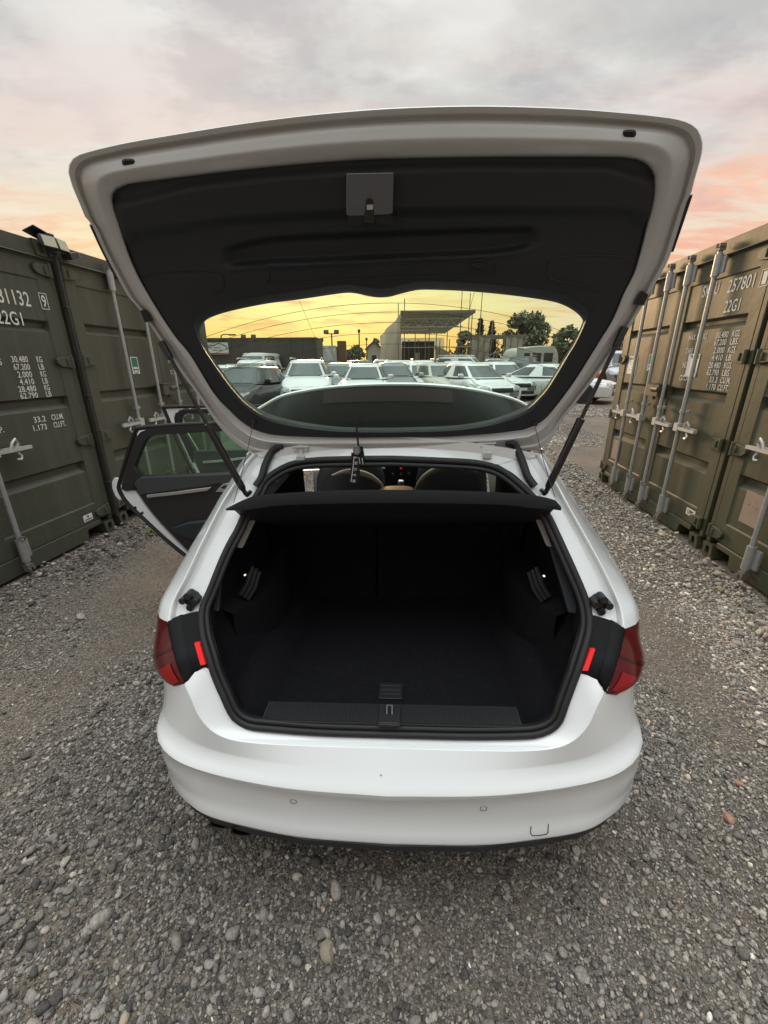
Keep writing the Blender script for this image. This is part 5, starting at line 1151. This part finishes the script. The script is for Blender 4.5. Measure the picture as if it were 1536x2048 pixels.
    q = MB(); q.tube([drop(-.80 * w, Y(wb + .01)), drop(-.80 * w, Y(.12)), drop(-.72 * w, Y(.045)), drop(-.3 * w, Y(.028)), drop(.3 * w, Y(.028)), drop(.72 * w, Y(.045)), drop(.80 * w, Y(.12)), drop(.80 * w, Y(wb + .01))], .007, 5); out['bonnet_gap'] = q.mesh('bonnet_gap', M_gap)
    q = MB(); q.grid([[drop(.80 * w * t, Y(wb - .012 + .012 * abs(t))) for t in np.linspace(-1, 1, 9)], [drop(.84 * w * t, Y(wb + .016 + .012 * abs(t))) for t in np.linspace(-1, 1, 9)]]); out['cowl'] = q.mesh('cowl', M_black)
    for i, s_ in enumerate((1, -1)):
        for k_, t_ in enumerate((wb + .10, .52, rr - .06)): q = MB(); q.tube([side(s_, Y(t_), z) for z in np.linspace(.34, belt - .05, 6)], .006, 5); out['door_gap#%d%d' % (i, k_)] = q.mesh('door_gap', M_gap)
        for k_, t_ in enumerate((.47, .70)): q = MB(); q.tube([side(s_, Y(t_ - .02), belt - .16), side(s_, Y(t_ + .025), belt - .155)], .014, 6); out['door_handle#%d%d' % (i, k_)] = q.mesh('door_handle', P_)
    for i, s_ in enumerate((1, -1)):
        q = MB(); soft(q, (s_ * (w + .08), Y(wb + .09), belt + .06), (.20, .12, .15), n=6); q.box((s_ * (w - .0), Y(wb + .09), belt + .01), (.10, .05, .04)); out['mirror#%d' % i] = q.mesh('mirror', P_, 60)
    q = MB(); n = 24; rings = [[(x, r_ * math.cos(a), r_ * math.sin(a)) for a in np.linspace(0, 2 * math.pi, n, endpoint=False)] for x, r_ in ((-.11, .20), (-.11, .30), (-.08, .32), (.07, .32), (.10, .30), (.10, .22), (.07, .21))]; q.grid(rings, True); out['_wheel'] = q.mesh('wheel', M_tyre, 50)
    q = MB(); q.disc((.065, 0, 0), (1, 0, 0), .21, .01, 20)
    for k in range(5): a = 2 * math.pi * k / 5; q.box((.085, .11 * math.cos(a), .11 * math.sin(a)), (.03, .20, .055), Matrix.Rotation(a, 3, 'X'))
    out['_rim'] = q.mesh('rim', M_alu, 50)
    q = MB(); q.disc((0, 0, 0), (1, 0, 0), .375, .03, 24); out['_well'] = q.mesh('wheel_arch', M_black, 50)
    if kind in ('suv', 'estate'):
        for i, s_ in enumerate((1, -1)):
            q = MB(); q.tube([(s_ * w * .60, Y(rf + .04), ht - .01), (s_ * w * .60, Y(rf + .06), ht + .04), (s_ * w * .60, Y(rr - .04), ht + .04), (s_ * w * .60, Y(rr - .02), ht - .01)], .018, 6); out['roof_rail#%d' % i] = q.mesh('roof_rail', M_alu)
    _cm[key] = out; return out
def parked(name, kind, paint, px, y, head, label, zfix=None, plate=True):
    g = at_y(px, 727, y); x = float(g[0]); z = float(gz(x, y)) if zfix is None else zfix
    root = empty(name, (x, y, z), math.atan2(-head[0], head[1]), label, 'car', 'cars parked in the yard beyond')
    L_, W_ = KIND[kind][:2]
    for k, me in car_meshes(kind, paint).items():
        if k[0] == '_': continue
        if not plate and k.startswith('number_plate'): continue
        obj(k.split('#')[0], me, root)
    ms = car_meshes(kind, paint)
    for s_ in (1, -1):
        for ya in (L_ * .5 - L_ * .195, L_ * .5 - L_ * .80):
            a = obj('wheel_arch', ms['_well'], root, (s_ * (W_ / 2 - .002), ya, .34))
            wl = obj('wheel', ms['_wheel'], root, (s_ * (W_ / 2 - .09), ya, .32)); rm = obj('rim', ms['_rim'], wl)
            if s_ < 0: wl.rotation_euler = (0, 0, math.pi)
    return root
parked('parked_estate', 'estate', 'dark', 486, 13.8, (-.12, -1), 'dark grey estate parked at the left edge of the rear window, turned to the left')
parked('parked_suv', 'suv', 'white', 508, 17.4, (.02, -1), 'white off-roader standing close behind the dark grey estate')
parked('parked_van', 'van', 'cream', 520, 21.0, (-.1, -1), 'pale beige van roof showing over the white off-roader')
parked('parked_saloon', 'sedan', 'white', 440, 18.6, (-.1, -1), 'white saloon half hidden below the car banner at far left')
parked('parked_crossover', 'suv', 'white', 613, 16.6, (.10, -1), 'white crossover with roof rails facing us alone in front of the dark container')
parked('parked_hatchback', 'hatch', 'dark', 660, 25.0, (.05, -1), 'dark hatchback beside the white tarpaulin lorry')
parked('parked_hatchback', 'hatch', 'grey', 679, 18.8, (-.12, -1), 'grey hatchback peeping out left of the white hatchback')
parked('parked_hatchback', 'hatch', 'white', 729, 16.0, (-.02, -1), 'white hatchback facing us in the centre of the rear window')
parked('parked_hatchback', 'hatch', 'grey', 786, 18.2, (.05, -1), 'grey hatchback with dark bonnet right of the central white hatchback')
parked('parked_liftback', 'liftback', 'white', 788, 24.5, (-.9, -.5), 'long white car with dark side windows behind the grey hatchback')
parked('parked_saloon', 'sedan', 'white', 700, 29.0, (.1, -1), 'small distant white car below the sunset glow')
parked('parked_hatchback', 'hatch', 'dark', 728, 27.0, (.4, -1), 'dark roofed hatchback behind the central white hatchback')
parked('parked_estate', 'estate', 'white', 841, 25.0, (.0, 1), 'white estate seen from behind with a black tailgate window')
parked('parked_hatchback', 'hatch', 'white', 838, 19.0, (.25, -1), 'white hatchback in the row below the white estate')
parked('parked_hatchback', 'hatch', 'cream', 874, 18.0, (.3, -1), 'cream hatchback squeezed in left of the biggest white liftback')
parked('parked_saloon', 'sedan', 'white', 906, 23.5, (-.9, -.5), 'white saloon whose long roof shows above the biggest white liftback')
parked('parked_suv', 'suv', 'silver', 934, 27.5, (.9, -.5), 'silver off-roader rising furthest back over the white roofs')
parked('parked_liftback', 'liftback', 'white', 946, 16.4, (.27, -.96), 'biggest white liftback turned to the right with its left flank showing')
parked('parked_hatchback', 'hatch', 'white', 1004, 18.6, (.12, -1), 'white compact car with number plate right of the biggest white liftback')
parked('parked_saloon', 'sedan', 'dark', 1062, 20.0, (.5, -.9), 'dark grey saloon between the white compact car and the white coupe')
parked('parked_coupe', 'coupe', 'white', 1108, 17.2, (.8, -.6), 'white coupe at the right edge of the rear window, nose to the right')
parked('parked_hatchback', 'hatch', 'grey', 1018, 27.0, (.5, -.9), 'distant grey hatchback in front of the caravan')
parked('parked_hatchback', 'hatch', 'orange', 1190, 27.5, (.1, -1), 'orange car seen past the gas strut beside container 257801')
parked('parked_van', 'van', 'silver', 1232, 26.5, (-.2, -1), 'silver van half hidden by the corner of container 257801')

parked('parked_hatchback', 'hatch', 'silver', 765, 31.0, (.0, -1), 'far silver hatchback whose roof shows left of the scaffolded shed')
parked('parked_saloon', 'sedan', 'grey', 868, 31.0, (.7, -.7), 'far grey saloon in front of the scaffolded shed')
parked('parked_estate', 'estate', 'white', 985, 30.5, (-.6, -.8), 'far white estate in front of the tarpaulin shed')
parked('parked_suv', 'suv', 'dark', 1042, 25.0, (-.5, -.9), 'black off-roader with roof rails parked before the caravan')
# ------------------------------------------------------------------ buildings and clutter behind the cars
def side_container(px0, px1, y, label, mt):
    a, b = at_y(px0, 727, y), at_y(px1, 727, y); z = float(gz((a[0] + b[0]) / 2, y)); L_ = b[0] - a[0]
    root = empty('shipping_container', (a[0], y, z), 0, label, 'shipping container', 'containers stacked side-on behind the cars')
    mb = MB(); pts = []; n = int(L_ / .14)
    for k in range(n): x = .12 + (L_ - .24) * k / (n - 1); pts.append((x, .03 if (k // 2) % 2 else .0))
    mb.grid([[(x, d, .16) for x, d in pts], [(x, d, 2.50) for x, d in pts]]); mb.span(.05, L_ - .05, .06, 2.40, .1, 2.50); mb.build('side_wall', mt, root, angle=20)
    for x in (0, L_ - .12): mb = MB(); mb.span(x, x + .12, -.01, .12, 0, 2.59); mb.build('corner_post', mt, root)
    for z_ in (.0, 2.50): mb = MB(); mb.span(.12, L_ - .12, -.005, .10, z_, z_ + (.16 if z_ == 0 else .09)); mb.build('side_rail', mt, root)
    mb = MB(); mb.span(.02, L_ - .02, .05, 2.42, 2.55, 2.585); mb.build('container_roof', mt, root)
    return root
M_dk = container_mat('brown_container_paint', (.075, .066, .054), (.06, .054, .046), .4)
side_container(318, 636, 22.0, 'long dark brown container standing side-on behind the left cars', M_dk)
def banner():
    y = 21.93; a = at_y(413, 706, y); b = at_y(455.5, 685, y); w, h = b[0] - a[0], b[2] - a[2]
    root = empty('banner', (a[0], y, a[2]), 0, 'white car dealer banner with a car outline on the dark container', 'banner')
    mb = MB(); mb.span(0, w, -.02, .0, 0, h); mb.build('banner_sheet', mat('banner_white', (.62, .63, .62), .6), root)
    mb = MB(); P = crom([(.05, .45), (.12, .62), (.25, .72), (.42, .76), (.55, .92), (.68, .90), (.80, .76), (.92, .62), (.95, .48), (.90, .36)], 40); mb.tube([(x * w, -.024, z * h) for x, z in P], .018, 5); mb.build('banner_drawing', M_ink, root)
    for x0, x1, z, t in ((.06, .30, .50, .05), (.36, .66, .50, .035), (.30, .52, .27, .04), (.56, .72, .27, .04)):
        n = int((x1 - x0) / .03)
        mb = MB()
        for k in range(n): mb.span((x0 + (x1 - x0) * k / n) * w, (x0 + (x1 - x0) * (k + .7) / n) * w, -.026, -.021, (z - t / 1) * h, (z + t * (1 if k % 3 else .6)) * h)
        o = mb.build('banner_print', mat('banner_red', (.30, .03, .03), .6) if x0 == .06 else M_ink, root); o['kind'] = 'stuff'
    mb = MB(); mb.span(0, w * 1.02, -.02, 0, -.16 * h, -.03 * h); mb.build('banner_strip', mat('banner_pink', (.45, .14, .12), .6), root)
banner()
def lorry():
    y = 27; a, b = at_y(637, 727, y), at_y(671, 691, y); x0, x1, z1 = a[0], b[0], b[2]; z0 = float(gz(x0, y))
    root = empty('tarpaulin_lorry', ((x0 + x1) / 2, y, z0), 0, 'white tarpaulin lorry body at the end of the dark container', 'lorry'); w = (x1 - x0) / 2; h = z1 - z0
    mb = MB(); rows = []
    for k in np.linspace(0, 1, 9): rows.append([(-w + 2 * w * t + .05 * math.sin(9 * k + 4 * t), .05 * math.sin(14 * t + 6 * k), .9 + (h - .9) * k) for t in np.linspace(0, 1, 12)])
    mb.grid(rows); mb.span(-w, w, .06, 5, .9, h - .02); mb.build('tarpaulin', mat('white_tarpaulin', (.58, .57, .53), .7, bump=(3, .4)), root)
    mb = MB(); mb.span(-w, w, .1, 5, .6, .88); mb.build('chassis', M_black, root)
    for s_ in (-1, 1):
        for yy in (.8, 4.0): mb = MB(); mb.disc((s_ * (w - .15), yy, .45), (1, 0, 0), .45, .28, 18); mb.build('wheel', M_tyre, root)
    mb = MB(); mb.span(w + .05, w + .55, .5, 1.4, .4, 2.6); mb.build('crate_tower', mat('rusty_crate', (.16, .09, .05), .8), root)
lorry()
def pole(px, ytop, y, heads, label):
    a = at_y(px, ytop, y); z0 = float(gz(a[0], y)); root = empty('lamp_post', (a[0], y, z0), 0, label, 'lamp post', 'lamp posts behind the yard'); h = a[2] - z0
    mt = mat('dark_pole', (.05, .05, .05), .6)
    mb = MB(); mb.tube([(0, 0, 0), (0, 0, h)], [.07, .05], 8); mb.build('post', mt, root)
    if heads == 2:
        mb = MB(); mb.box((0, 0, h - .02), (.9, .08, .06)); mb.build('crossbar', mt, root)
        for s_ in (-1, 1): mb = MB(); mb.box((s_ * .38, -.12, h + .10), (.36, .16, .26), Euler((R(-25), 0, 0)).to_matrix()); mb.build('lamp_head', mt, root, bevel=.03)
    elif heads == 1: mb = MB(); mb.tube([(0, 0, h), (.25, 0, h + .08), (.8, 0, h + .05)], .04, 6); mb.box((.85, 0, h + .04), (.5, .2, .1)); mb.build('lamp_head', mt, root)
    else: mb = MB(); mb.box((0, 0, h + .08), (.22, .22, .25)); mb.build('lamp_head', mt, root)
pole(663, 667, 33, 2, 'lamp post with two floodlights above the white lorry'); pole(718, 664, 40, 0, 'tall thin lamp post against the sunset'); pole(733, 680, 46, 0, 'short lamp post left of the scaffolded building'); pole(644, 682, 36, 0, 'short lamp post over the end of the dark container')
pole(442, 671, 34, 1, 'street lamp with one arm above the banner'); pole(498, 676, 34, 2, 'twin floodlights poking over the middle of the dark container')
M_sheet = mat('scaffold_sheeting', (.50, .47, .41), .75, noise=(1.2, .7, (.30, .27, .22)), bump=(2.5, .6)); M_pole = mat('scaffold_tube', (.22, .20, .17), .5, metal=.5); M_tin = mat('tin_roof', (.24, .22, .19), .6, noise=(.8, .6, (.12, .11, .095)))
def translucent(m, amt=.5):
    nt = m.node_tree; b = nt.nodes['Principled BSDF']; o = nt.nodes['Material Output']; t = nt.nodes.new('ShaderNodeBsdfTranslucent'); t.inputs[0].default_value = (.72, .66, .52, 1); x = nt.nodes.new('ShaderNodeMixShader'); x.inputs[0].default_value = amt
    nt.links.new(b.outputs[0], x.inputs[1]); nt.links.new(t.outputs[0], x.inputs[2]); nt.links.new(x.outputs[0], o.inputs[0])
translucent(M_sheet); translucent(M_tin, .25)
def scaffold():
    y = 32.0; fl, frr = at_y(801, 627, y), at_y(950, 627, y); z0 = float(gz(fl[0], y)); h = fl[2] - z0; W_ = frr[0] - fl[0]; D_ = 15.0; sk = -.03
    root = empty('scaffolded_building', (fl[0], y, z0), R(-1.5), 'large scaffolded shed with a temporary tin roof and white sheeting', 'building')
    T = lambda x, d, z: (x + sk * d, d, z)
    mb = MB(); n = 30; rows = []
    for k in range(n + 1): rows.append([T(W_ * k / n * (1 - .0), d, h + (.06 if k % 2 else 0) - .03 * d) for d in (0, D_)])
    mb.grid(rows); mb.grid([[(p[0], p[1], p[2] + .08) for p in r_] for r_ in rows]); mb.span(0, W_, -.05, .05, h - .02, h + .18); mb.build('tin_roof', M_tin, root, angle=15)
    def truss(d, zt, zb, name='truss'):
        m = int(W_ / .45); 
        for za in (zt, zb): t = MB(); t.tube([T(0, d, za), T(W_ * .86, d, za)], .045, 6); t.build('truss_chord', mat('truss_white', (.55, .53, .46), .5), root)
        for k in range(m):
            if k / m > .84: break
            t = MB(); t.tube([T(.45 * k, d, zb if k % 2 else zt), T(.45 * (k + 1), d, zt if k % 2 else zb)], .03, 5); t.build('truss_brace', mat('truss_white', (.55, .53, .46), .5), root)
    truss(.5, h - .30, h - .85)
    def sheet(P, name='sheeting'):
        (ax, ad), (bx, bd), z0_, z1a, z1b = P; mb = MB(); rows = []
        for k in np.linspace(0, 1, 9): rows.append([T(ax + (bx - ax) * t + .07 * math.sin(11 * t + 5 * k), ad + (bd - ad) * t + .07 * math.cos(7 * k + 9 * t), z0_ + ((z1a + (z1b - z1a) * t) - z0_) * k) for t in np.linspace(0, 1, 14)])
        mb.grid(rows); mb.build(name, M_sheet, root)
    sheet(((0, .0), (-1.5, D_), .3, h - .05, h - .6)); sheet(((0, D_), (W_, D_), .2, h - .8, h - .8)); sheet(((W_ * .60, 5), (W_ * .98, 1.5), 1.2, h - 1.9, h - 3.3)); sheet(((W_ * .0, .05), (W_ * .02, 3), .2, h, h))
    mb = MB(); mb.span(W_ * .03, W_ * .5, 2.0, 6.0, .0, 2.6); mb.span(W_ * .03, W_ * .5, 1.9, 6.1, 2.6, 2.72); mb.build('site_cabin', mat('cabin_brown', (.10, .075, .055), .7), root)
    mb = MB(); mb.span(W_ * .22, W_ * .29, 1.98, 2.0, 1.1, 1.9); mb.build('cabin_window', mat('cabin_pane', (.55, .48, .33), .2), root)
    random.seed(3)
    for k in range(16):
        x = W_ * (k / 15) * 1.08 - .1; t = MB(); t.tube([T(x, -.25 if k % 2 else .9, 0), T(x + random.uniform(-.05, .05), -.25 if k % 2 else .9, random.choice([2.8, 3.4, 4.2]) if 1 < k < 12 else h + random.uniform(-.2, 1.6))], .034, 6); t.build('scaffold_pole', M_pole, root)
    for z_ in (1.0, 2.2, 3.3): t = MB(); t.tube([T(-.1, -.28, z_), T(W_ * (1.02 if z_ < 3 else .35), -.28, z_ + .04)], .03, 6); t.build('scaffold_rail', M_pole, root)
    for k in range(8): x = W_ * .62 + k * .45; t = MB(); t.tube([T(x, .4 + .3 * (k % 3), .2), T(x + random.uniform(.6, 1.6), 1.0, 2.2 + .4 * (k % 3))], .028, 6); t.build('scaffold_brace', M_pole, root)
    for k in range(7): x = W_ * 1.02 + .35 * k; t = MB(); t.tube([T(x, 2 + k, 0), T(x, 2 + k, h * (.55 + .1 * (k % 4)))], .03, 6); t.build('scaffold_pole', M_pole, root)
scaffold()
def tarp_shed():
    y = 33.0; a, b = at_y(943, 670, y), at_y(1049, 670, y); z0 = float(gz(a[0], y)); h = a[2] - z0; W_ = b[0] - a[0]
    root = empty('tarpaulin_shed', (a[0], y, z0), 0, 'low open shed hung with beige tarpaulins left of the round tree', 'shed')
    mb = MB(); mb.span(-.1, W_ + .1, -.1, 4, h - .10, h); mb.build('roof', M_tin, root)
    for x0, x1 in ((0, .36), (.66, .98)):
        mb = MB(); mb.grid([[((x0 + (x1 - x0) * t) * W_ + (.25 if x0 == 0 and k < .3 else 0) * (1 - t), .06 * math.sin(12 * t + 5 * k), .9 + (h - 1.0) * k) for t in np.linspace(0, 1, 10)] for k in np.linspace(0, 1, 7)]); mb.build('tarpaulin', mat('beige_tarpaulin', (.46, .41, .32), .75, bump=(2, .5)), root)
    for k in range(9): t = MB(); t.tube([(W_ * k / 8, -.15, 0), (W_ * k / 8, -.15, h + (.9 if k == 3 else .1))], .035, 6); t.build('scaffold_pole', M_pole, root)
    t = MB(); th = np.linspace(0, 2 * math.pi, 30, endpoint=False); t.tube([(W_ * .47 + .75 * math.cos(a_), -.3, 1.1 + .75 * math.sin(a_)) for a_ in th], .04, 6, True); t.tube([(W_ * .47 - .7, -.3, 1.1), (W_ * .47 + .7, -.3, 1.1)], .03, 5); t.build('iron_wheel', M_pole, root)
tarp_shed()
def house():
    y = 48.0; a, b = at_y(733, 708, y), at_y(763, 698, y); z0 = float(gz(a[0], y)); w = b[0] - a[0]; h = b[2] - z0
    root = empty('small_house', (a[0], y, z0), 0, 'small pale gabled house left of the scaffolded shed', 'house')
    mb = MB(); mb.prism([(0, 0), (w, 0), (w, h), (w / 2, h + .75), (0, h)], 0, 6); mb.build('wall', mat('pale_render', (.45, .42, .36), .8), root)
    for s_ in (0, 1):
        mb = MB(); x0, x1 = (-.15, w / 2) if s_ == 0 else (w / 2, w + .15); za, zb = (h - .08, h + .78) if s_ == 0 else (h + .78, h - .08); mb.add([(x0, -.2, za), (x1, -.2, zb), (x1, 6.2, zb), (x0, 6.2, za), (x0, -.2, za + .1), (x1, -.2, zb + .1), (x1, 6.2, zb + .1), (x0, 6.2, za + .1)], [(0, 1, 2, 3), (4, 5, 6, 7), (0, 1, 5, 4), (2, 3, 7, 6), (1, 2, 6, 5), (0, 3, 7, 4)]); mb.build('roof', mat('roof_slate', (.12, .11, .10), .7), root)
    mb = MB(); mb.span(w * .35, w * .65, -.03, .0, 1.0, 2.0); mb.build('window', M_pane, root)
house()
def caravan():
    y = 28.0; a, b = at_y(1030, 692, y), at_y(1124, 692, y); z0 = float(gz(a[0], y)); w = b[0] - a[0]; h = a[2] - z0
    root = empty('caravan', ((a[0] + b[0]) / 2, y, z0), R(8), 'old cream caravan with rounded roof in front of the round tree', 'caravan')
    mt = mat('caravan_cream', (.50, .50, .43), .45, noise=(1.5, .5, (.36, .36, .30)))
    prof = crom([(-w / 2, .5), (-w / 2 - .02, 1.2), (-w / 2 + .15, 1.9), (-w / 2 + .5, h - .12), (0, h), (w / 2 - .45, h - .06), (w / 2 - .12, h - .4), (w / 2, 1.2), (w / 2 - .05, .5)], 40)
    mb = MB(); mb.prism([tuple(p) for p in prof], 0, 2.1); mb.build('shell', mt, root, bevel=.06)
    for x0, x1 in ((-.9, -.5), (-.35, .25), (.45, 1.05)): mb = MB(); mb.span(x0, x1, -.03, .0, 1.25, 1.8); mb.build('window', M_pane, root, bevel=.015)
    mb = MB(); mb.span(-1.42, -.98, -.025, 0, .6, 2.1); mb.build('door', mat('caravan_door', (.42, .42, .36), .5), root, bevel=.015)
    for yy in (.1, 1.9): mb = MB(); mb.disc((.1, yy, .33), (0, 1, 0), .33, .2, 18); mb.build('wheel', M_tyre, root)
    mb = MB(); mb.span(-w / 2, w / 2, -.012, 0, .80, .92); mb.build('trim_band', mat('caravan_band', (.12, .14, .12), .5), root)
caravan()
# trees
def leaf_mat(name, a, b):
    m = bpy.data.materials.new(name); m.use_nodes = True; nt = m.node_tree; bs = nt.nodes['Principled BSDF']; bs.inputs['Roughness'].default_value = .7
    t = nt.nodes.new('ShaderNodeTexNoise'); t.inputs['Scale'].default_value = 1.3; t.inputs['Detail'].default_value = 5; tc = nt.nodes.new('ShaderNodeTexCoord'); nt.links.new(tc.outputs['Object'], t.inputs['Vector'])
    r = nt.nodes.new('ShaderNodeValToRGB'); r.color_ramp.elements[0].position = .35; r.color_ramp.elements[1].position = .65; r.color_ramp.elements[0].color = (*a, 1); r.color_ramp.elements[1].color = (*b, 1)
    nt.links.new(t.outputs['Fac'], r.inputs[0]); nt.links.new(r.outputs[0], bs.inputs['Base Color']); return m
M_leaf = leaf_mat('leaf_green', (.10, .115, .065), (.20, .21, .12)); M_leafd = leaf_mat('conifer_green', (.045, .055, .030), (.085, .095, .050)); M_bark = mat('bark', (.08, .06, .045), .9, bump=(12, .6))
def tree(px, ytop, y, wpx, label, kind='round', n=2600, leaf=.22, base=None):
    a = at_y(px, ytop, y); z0 = float(gz(a[0], y)); h = a[2] - z0; wr = wpx / 2 / FPX * y * .95
    root = empty('tree', (a[0], y, z0), 0, label, 'tree', 'trees behind the yard'); r_ = np.random.default_rng(int(px))
    mb = MB(); mb.tube([(0, 0, 0), (.05, 0, h * .3), (0, .05, h * .72)], [.05 * h ** .7 + .05, .04 * h ** .7, .02], 8)
    for k in range(9): an = k * 2.4; zz = h * (.25 + .05 * k); L_ = wr * .75; mb.tube([(0, 0, zz), (math.cos(an) * L_ * .5, math.sin(an) * L_ * .5, zz + h * .10), (math.cos(an) * L_, math.sin(an) * L_, zz + h * .17)], [.07, .045, .015], 5)
    mb.build('trunk', M_bark, root)
    V, F = [], []
    nb = 34; B = []
    for k in range(nb):
        if kind == 'round': d = r_.normal(size=3); d /= np.linalg.norm(d); c = np.array([d[0] * wr * .72, d[1] * wr * .72, h * .60 + d[2] * h * .30]); rr_ = wr * r_.uniform(.20, .36)
        else: t = k / nb; zz = h * (.14 + .84 * t); an = k * 2.4; q = wr * (1 - t) * .8; c = np.array([math.cos(an) * q, math.sin(an) * q, zz]); rr_ = wr * (.32 * (1 - t) + .10)
        B.append((c, rr_))
    for i in range(n):
        c, rr_ = B[i % nb]; d = r_.normal(size=3); d /= np.linalg.norm(d); p = c + d * rr_ * r_.uniform(.55, 1.08) * np.array([1, 1, .85])
        s_ = leaf * r_.uniform(.6, 1.3); u = r_.normal(size=3); u /= np.linalg.norm(u); v = np.cross(u, d + .3 * r_.normal(size=3)); v /= np.linalg.norm(v) + 1e-6
        o = len(V); V += [tuple(p - u * s_), tuple(p + v * s_ * .55), tuple(p + u * s_), tuple(p - v * s_ * .55)]; F.append((o, o + 1, o + 2, o + 3))
    me = bpy.data.meshes.new('crown'); me.from_pydata(V, [], F); me.materials.append(M_leaf if kind == 'round' else M_leafd); o = bpy.data.objects.new('crown', me); COL.objects.link(o); o.parent = root
tree(1056, 618, 40, 90, 'big round leafy tree standing behind the caravan', n=4200, leaf=.20)
tree(962, 634, 46, 34, 'dark pointed conifer just right of the scaffolded shed', 'cone', 1800, .22); tree(985, 640, 47, 36, 'broader dark conifer beside the pointed one', 'cone', 1800, .22)
tree(930, 655, 48, 36, 'low dark bush between the scaffolded shed and the conifers', n=1200, leaf=.22)
tree(1140, 648, 44, 66, 'leafy tree at the right corner of the rear window', n=2600); tree(1205, 652, 50, 80, 'leafy tree behind the gas strut on the right', n=2200)
tree(752, 672, 60, 20, 'small tree beside the white sheeting near the sun', n=900, leaf=.2); tree(712, 690, 66, 34, 'low round bush under the lamp posts', n=900, leaf=.26); tree(690, 697, 70, 26, 'dark low bush at the end of the lorry', n=700, leaf=.26)
tree(1280, 660, 55, 110, 'tree mostly hidden behind olive container 257801', n=1500, leaf=.3)
def treeline():
    V, F = [], []; r_ = np.random.default_rng(5)
    for i in range(9000):
        x = r_.uniform(-90, 110); top = 2.6 + 2.2 * vnoise(x * .12, 3, 9) + .8 * vnoise(x * .5, 1, 4); z = gz(0, 100) + r_.uniform(0, top); y = 95 + r_.uniform(0, 6); p = np.array([x, y, float(z)])
        u = r_.normal(size=3); u /= np.linalg.norm(u); v = np.cross(u, r_.normal(size=3)); v /= np.linalg.norm(v); s_ = r_.uniform(.25, .6); o = len(V); V += [tuple(p - u * s_), tuple(p + v * s_ * .7), tuple(p + u * s_), tuple(p - v * s_ * .7)]; F.append((o, o + 1, o + 2, o + 3))
    me = bpy.data.meshes.new('far_woods'); me.from_pydata(V, [], F); me.materials.append(M_leafd); o = bpy.data.objects.new('far_woods', me); COL.objects.link(o); tag(o, 'dark far woods along the horizon', 'woods', kind='stuff')
treeline()

# ------------------------------------------------------------------ single stones, brick bits, a weed
def chunk(px, py, size, col, label, name='brick_fragment', cat='brick fragment', seed=1, sq=(1, .7, .5)):
    p = at_z(px, py, .03); z = float(gz(p[0], p[1])); r_ = np.random.default_rng(seed); bm = bmesh.new(); bmesh.ops.create_icosphere(bm, subdivisions=3, radius=1)
    pl = [(Vector(r_.normal(size=3)).normalized(), r_.uniform(.5, .85)) for _ in range(9)]
    for v in bm.verts:
        q = v.co.copy()
        for nn, dd in pl:
            e = q.dot(nn)
            if e > dd: q -= nn * (e - dd) * .95
        v.co = Vector((q.x * sq[0], q.y * sq[1], q.z * sq[2])) * size
    me = bpy.data.meshes.new(name); bm.to_mesh(me); bm.free(); me.materials.append(mat(name + str(col), col, .9, noise=(60, .5, tuple(c * .6 for c in col)), bump=(150, .5)))
    o = bpy.data.objects.new(name, me); COL.objects.link(o); o.location = (p[0], p[1], z + size * .25); o.rotation_euler = (r_.uniform(-.2, .2), r_.uniform(-.2, .2), r_.uniform(0, 6)); tag(o, label, cat)
chunk(1456, 1632, .030, (.40, .22, .15), 'larger orange brick fragment lying on open gravel beside the bumper corner', seed=3); chunk(1478, 1570, .021, (.38, .21, .14), 'smaller orange brick fragment just behind the larger one', seed=4)
chunk(1432, 1197, .045, (.34, .26, .17), 'round sandy stone at the foot of the unlettered olive container', 'stone', 'stone', 5, (1, .9, .75)); chunk(168, 1088, .06, (.32, .24, .16), 'pale sandy stone under the sill of dark green container 281132', 'stone', 'stone', 6)
chunk(245, 2022, .028, (.42, .36, .26), 'cream coloured oval pebble in the foreground gravel', 'stone', 'stone', 7, (1, .5, .5)); chunk(655, 1890, .030, (.30, .26, .20), 'knobbly tan stone in front of the bumper', 'stone', 'stone', 8, (1, .9, .6))
def weed():
    p = at_z(312, 1066, .09); z = float(gz(p[0], p[1])); V, F = [], []; r_ = np.random.default_rng(2)
    for i in range(70):
        a = r_.uniform(0, 6.28); L_ = r_.uniform(.03, .09); t = r_.uniform(.3, 1.2); b = np.array([r_.normal(0, .05), r_.normal(0, .03), 0]); d = np.array([math.cos(a) * math.cos(t), math.sin(a) * math.cos(t), math.sin(t)]); s_ = np.array([-math.sin(a), math.cos(a), 0]) * .006; o = len(V); V += [tuple(b - s_), tuple(b + s_), tuple(b + d * L_ * .6 + s_ * .8), tuple(b + d * L_), tuple(b + d * L_ * .6 - s_ * .8)]; F.append((o, o + 1, o + 2, o + 3, o + 4))
    me = bpy.data.meshes.new('weed'); me.from_pydata(V, [], F); me.materials.append(leaf_mat('weed_green', (.10, .13, .03), (.16, .18, .05))); o = bpy.data.objects.new('weed', me); COL.objects.link(o); o.location = (p[0], p[1], z); tag(o, 'small green weed growing in the gravel beside the open rear door', 'weed')
weed()
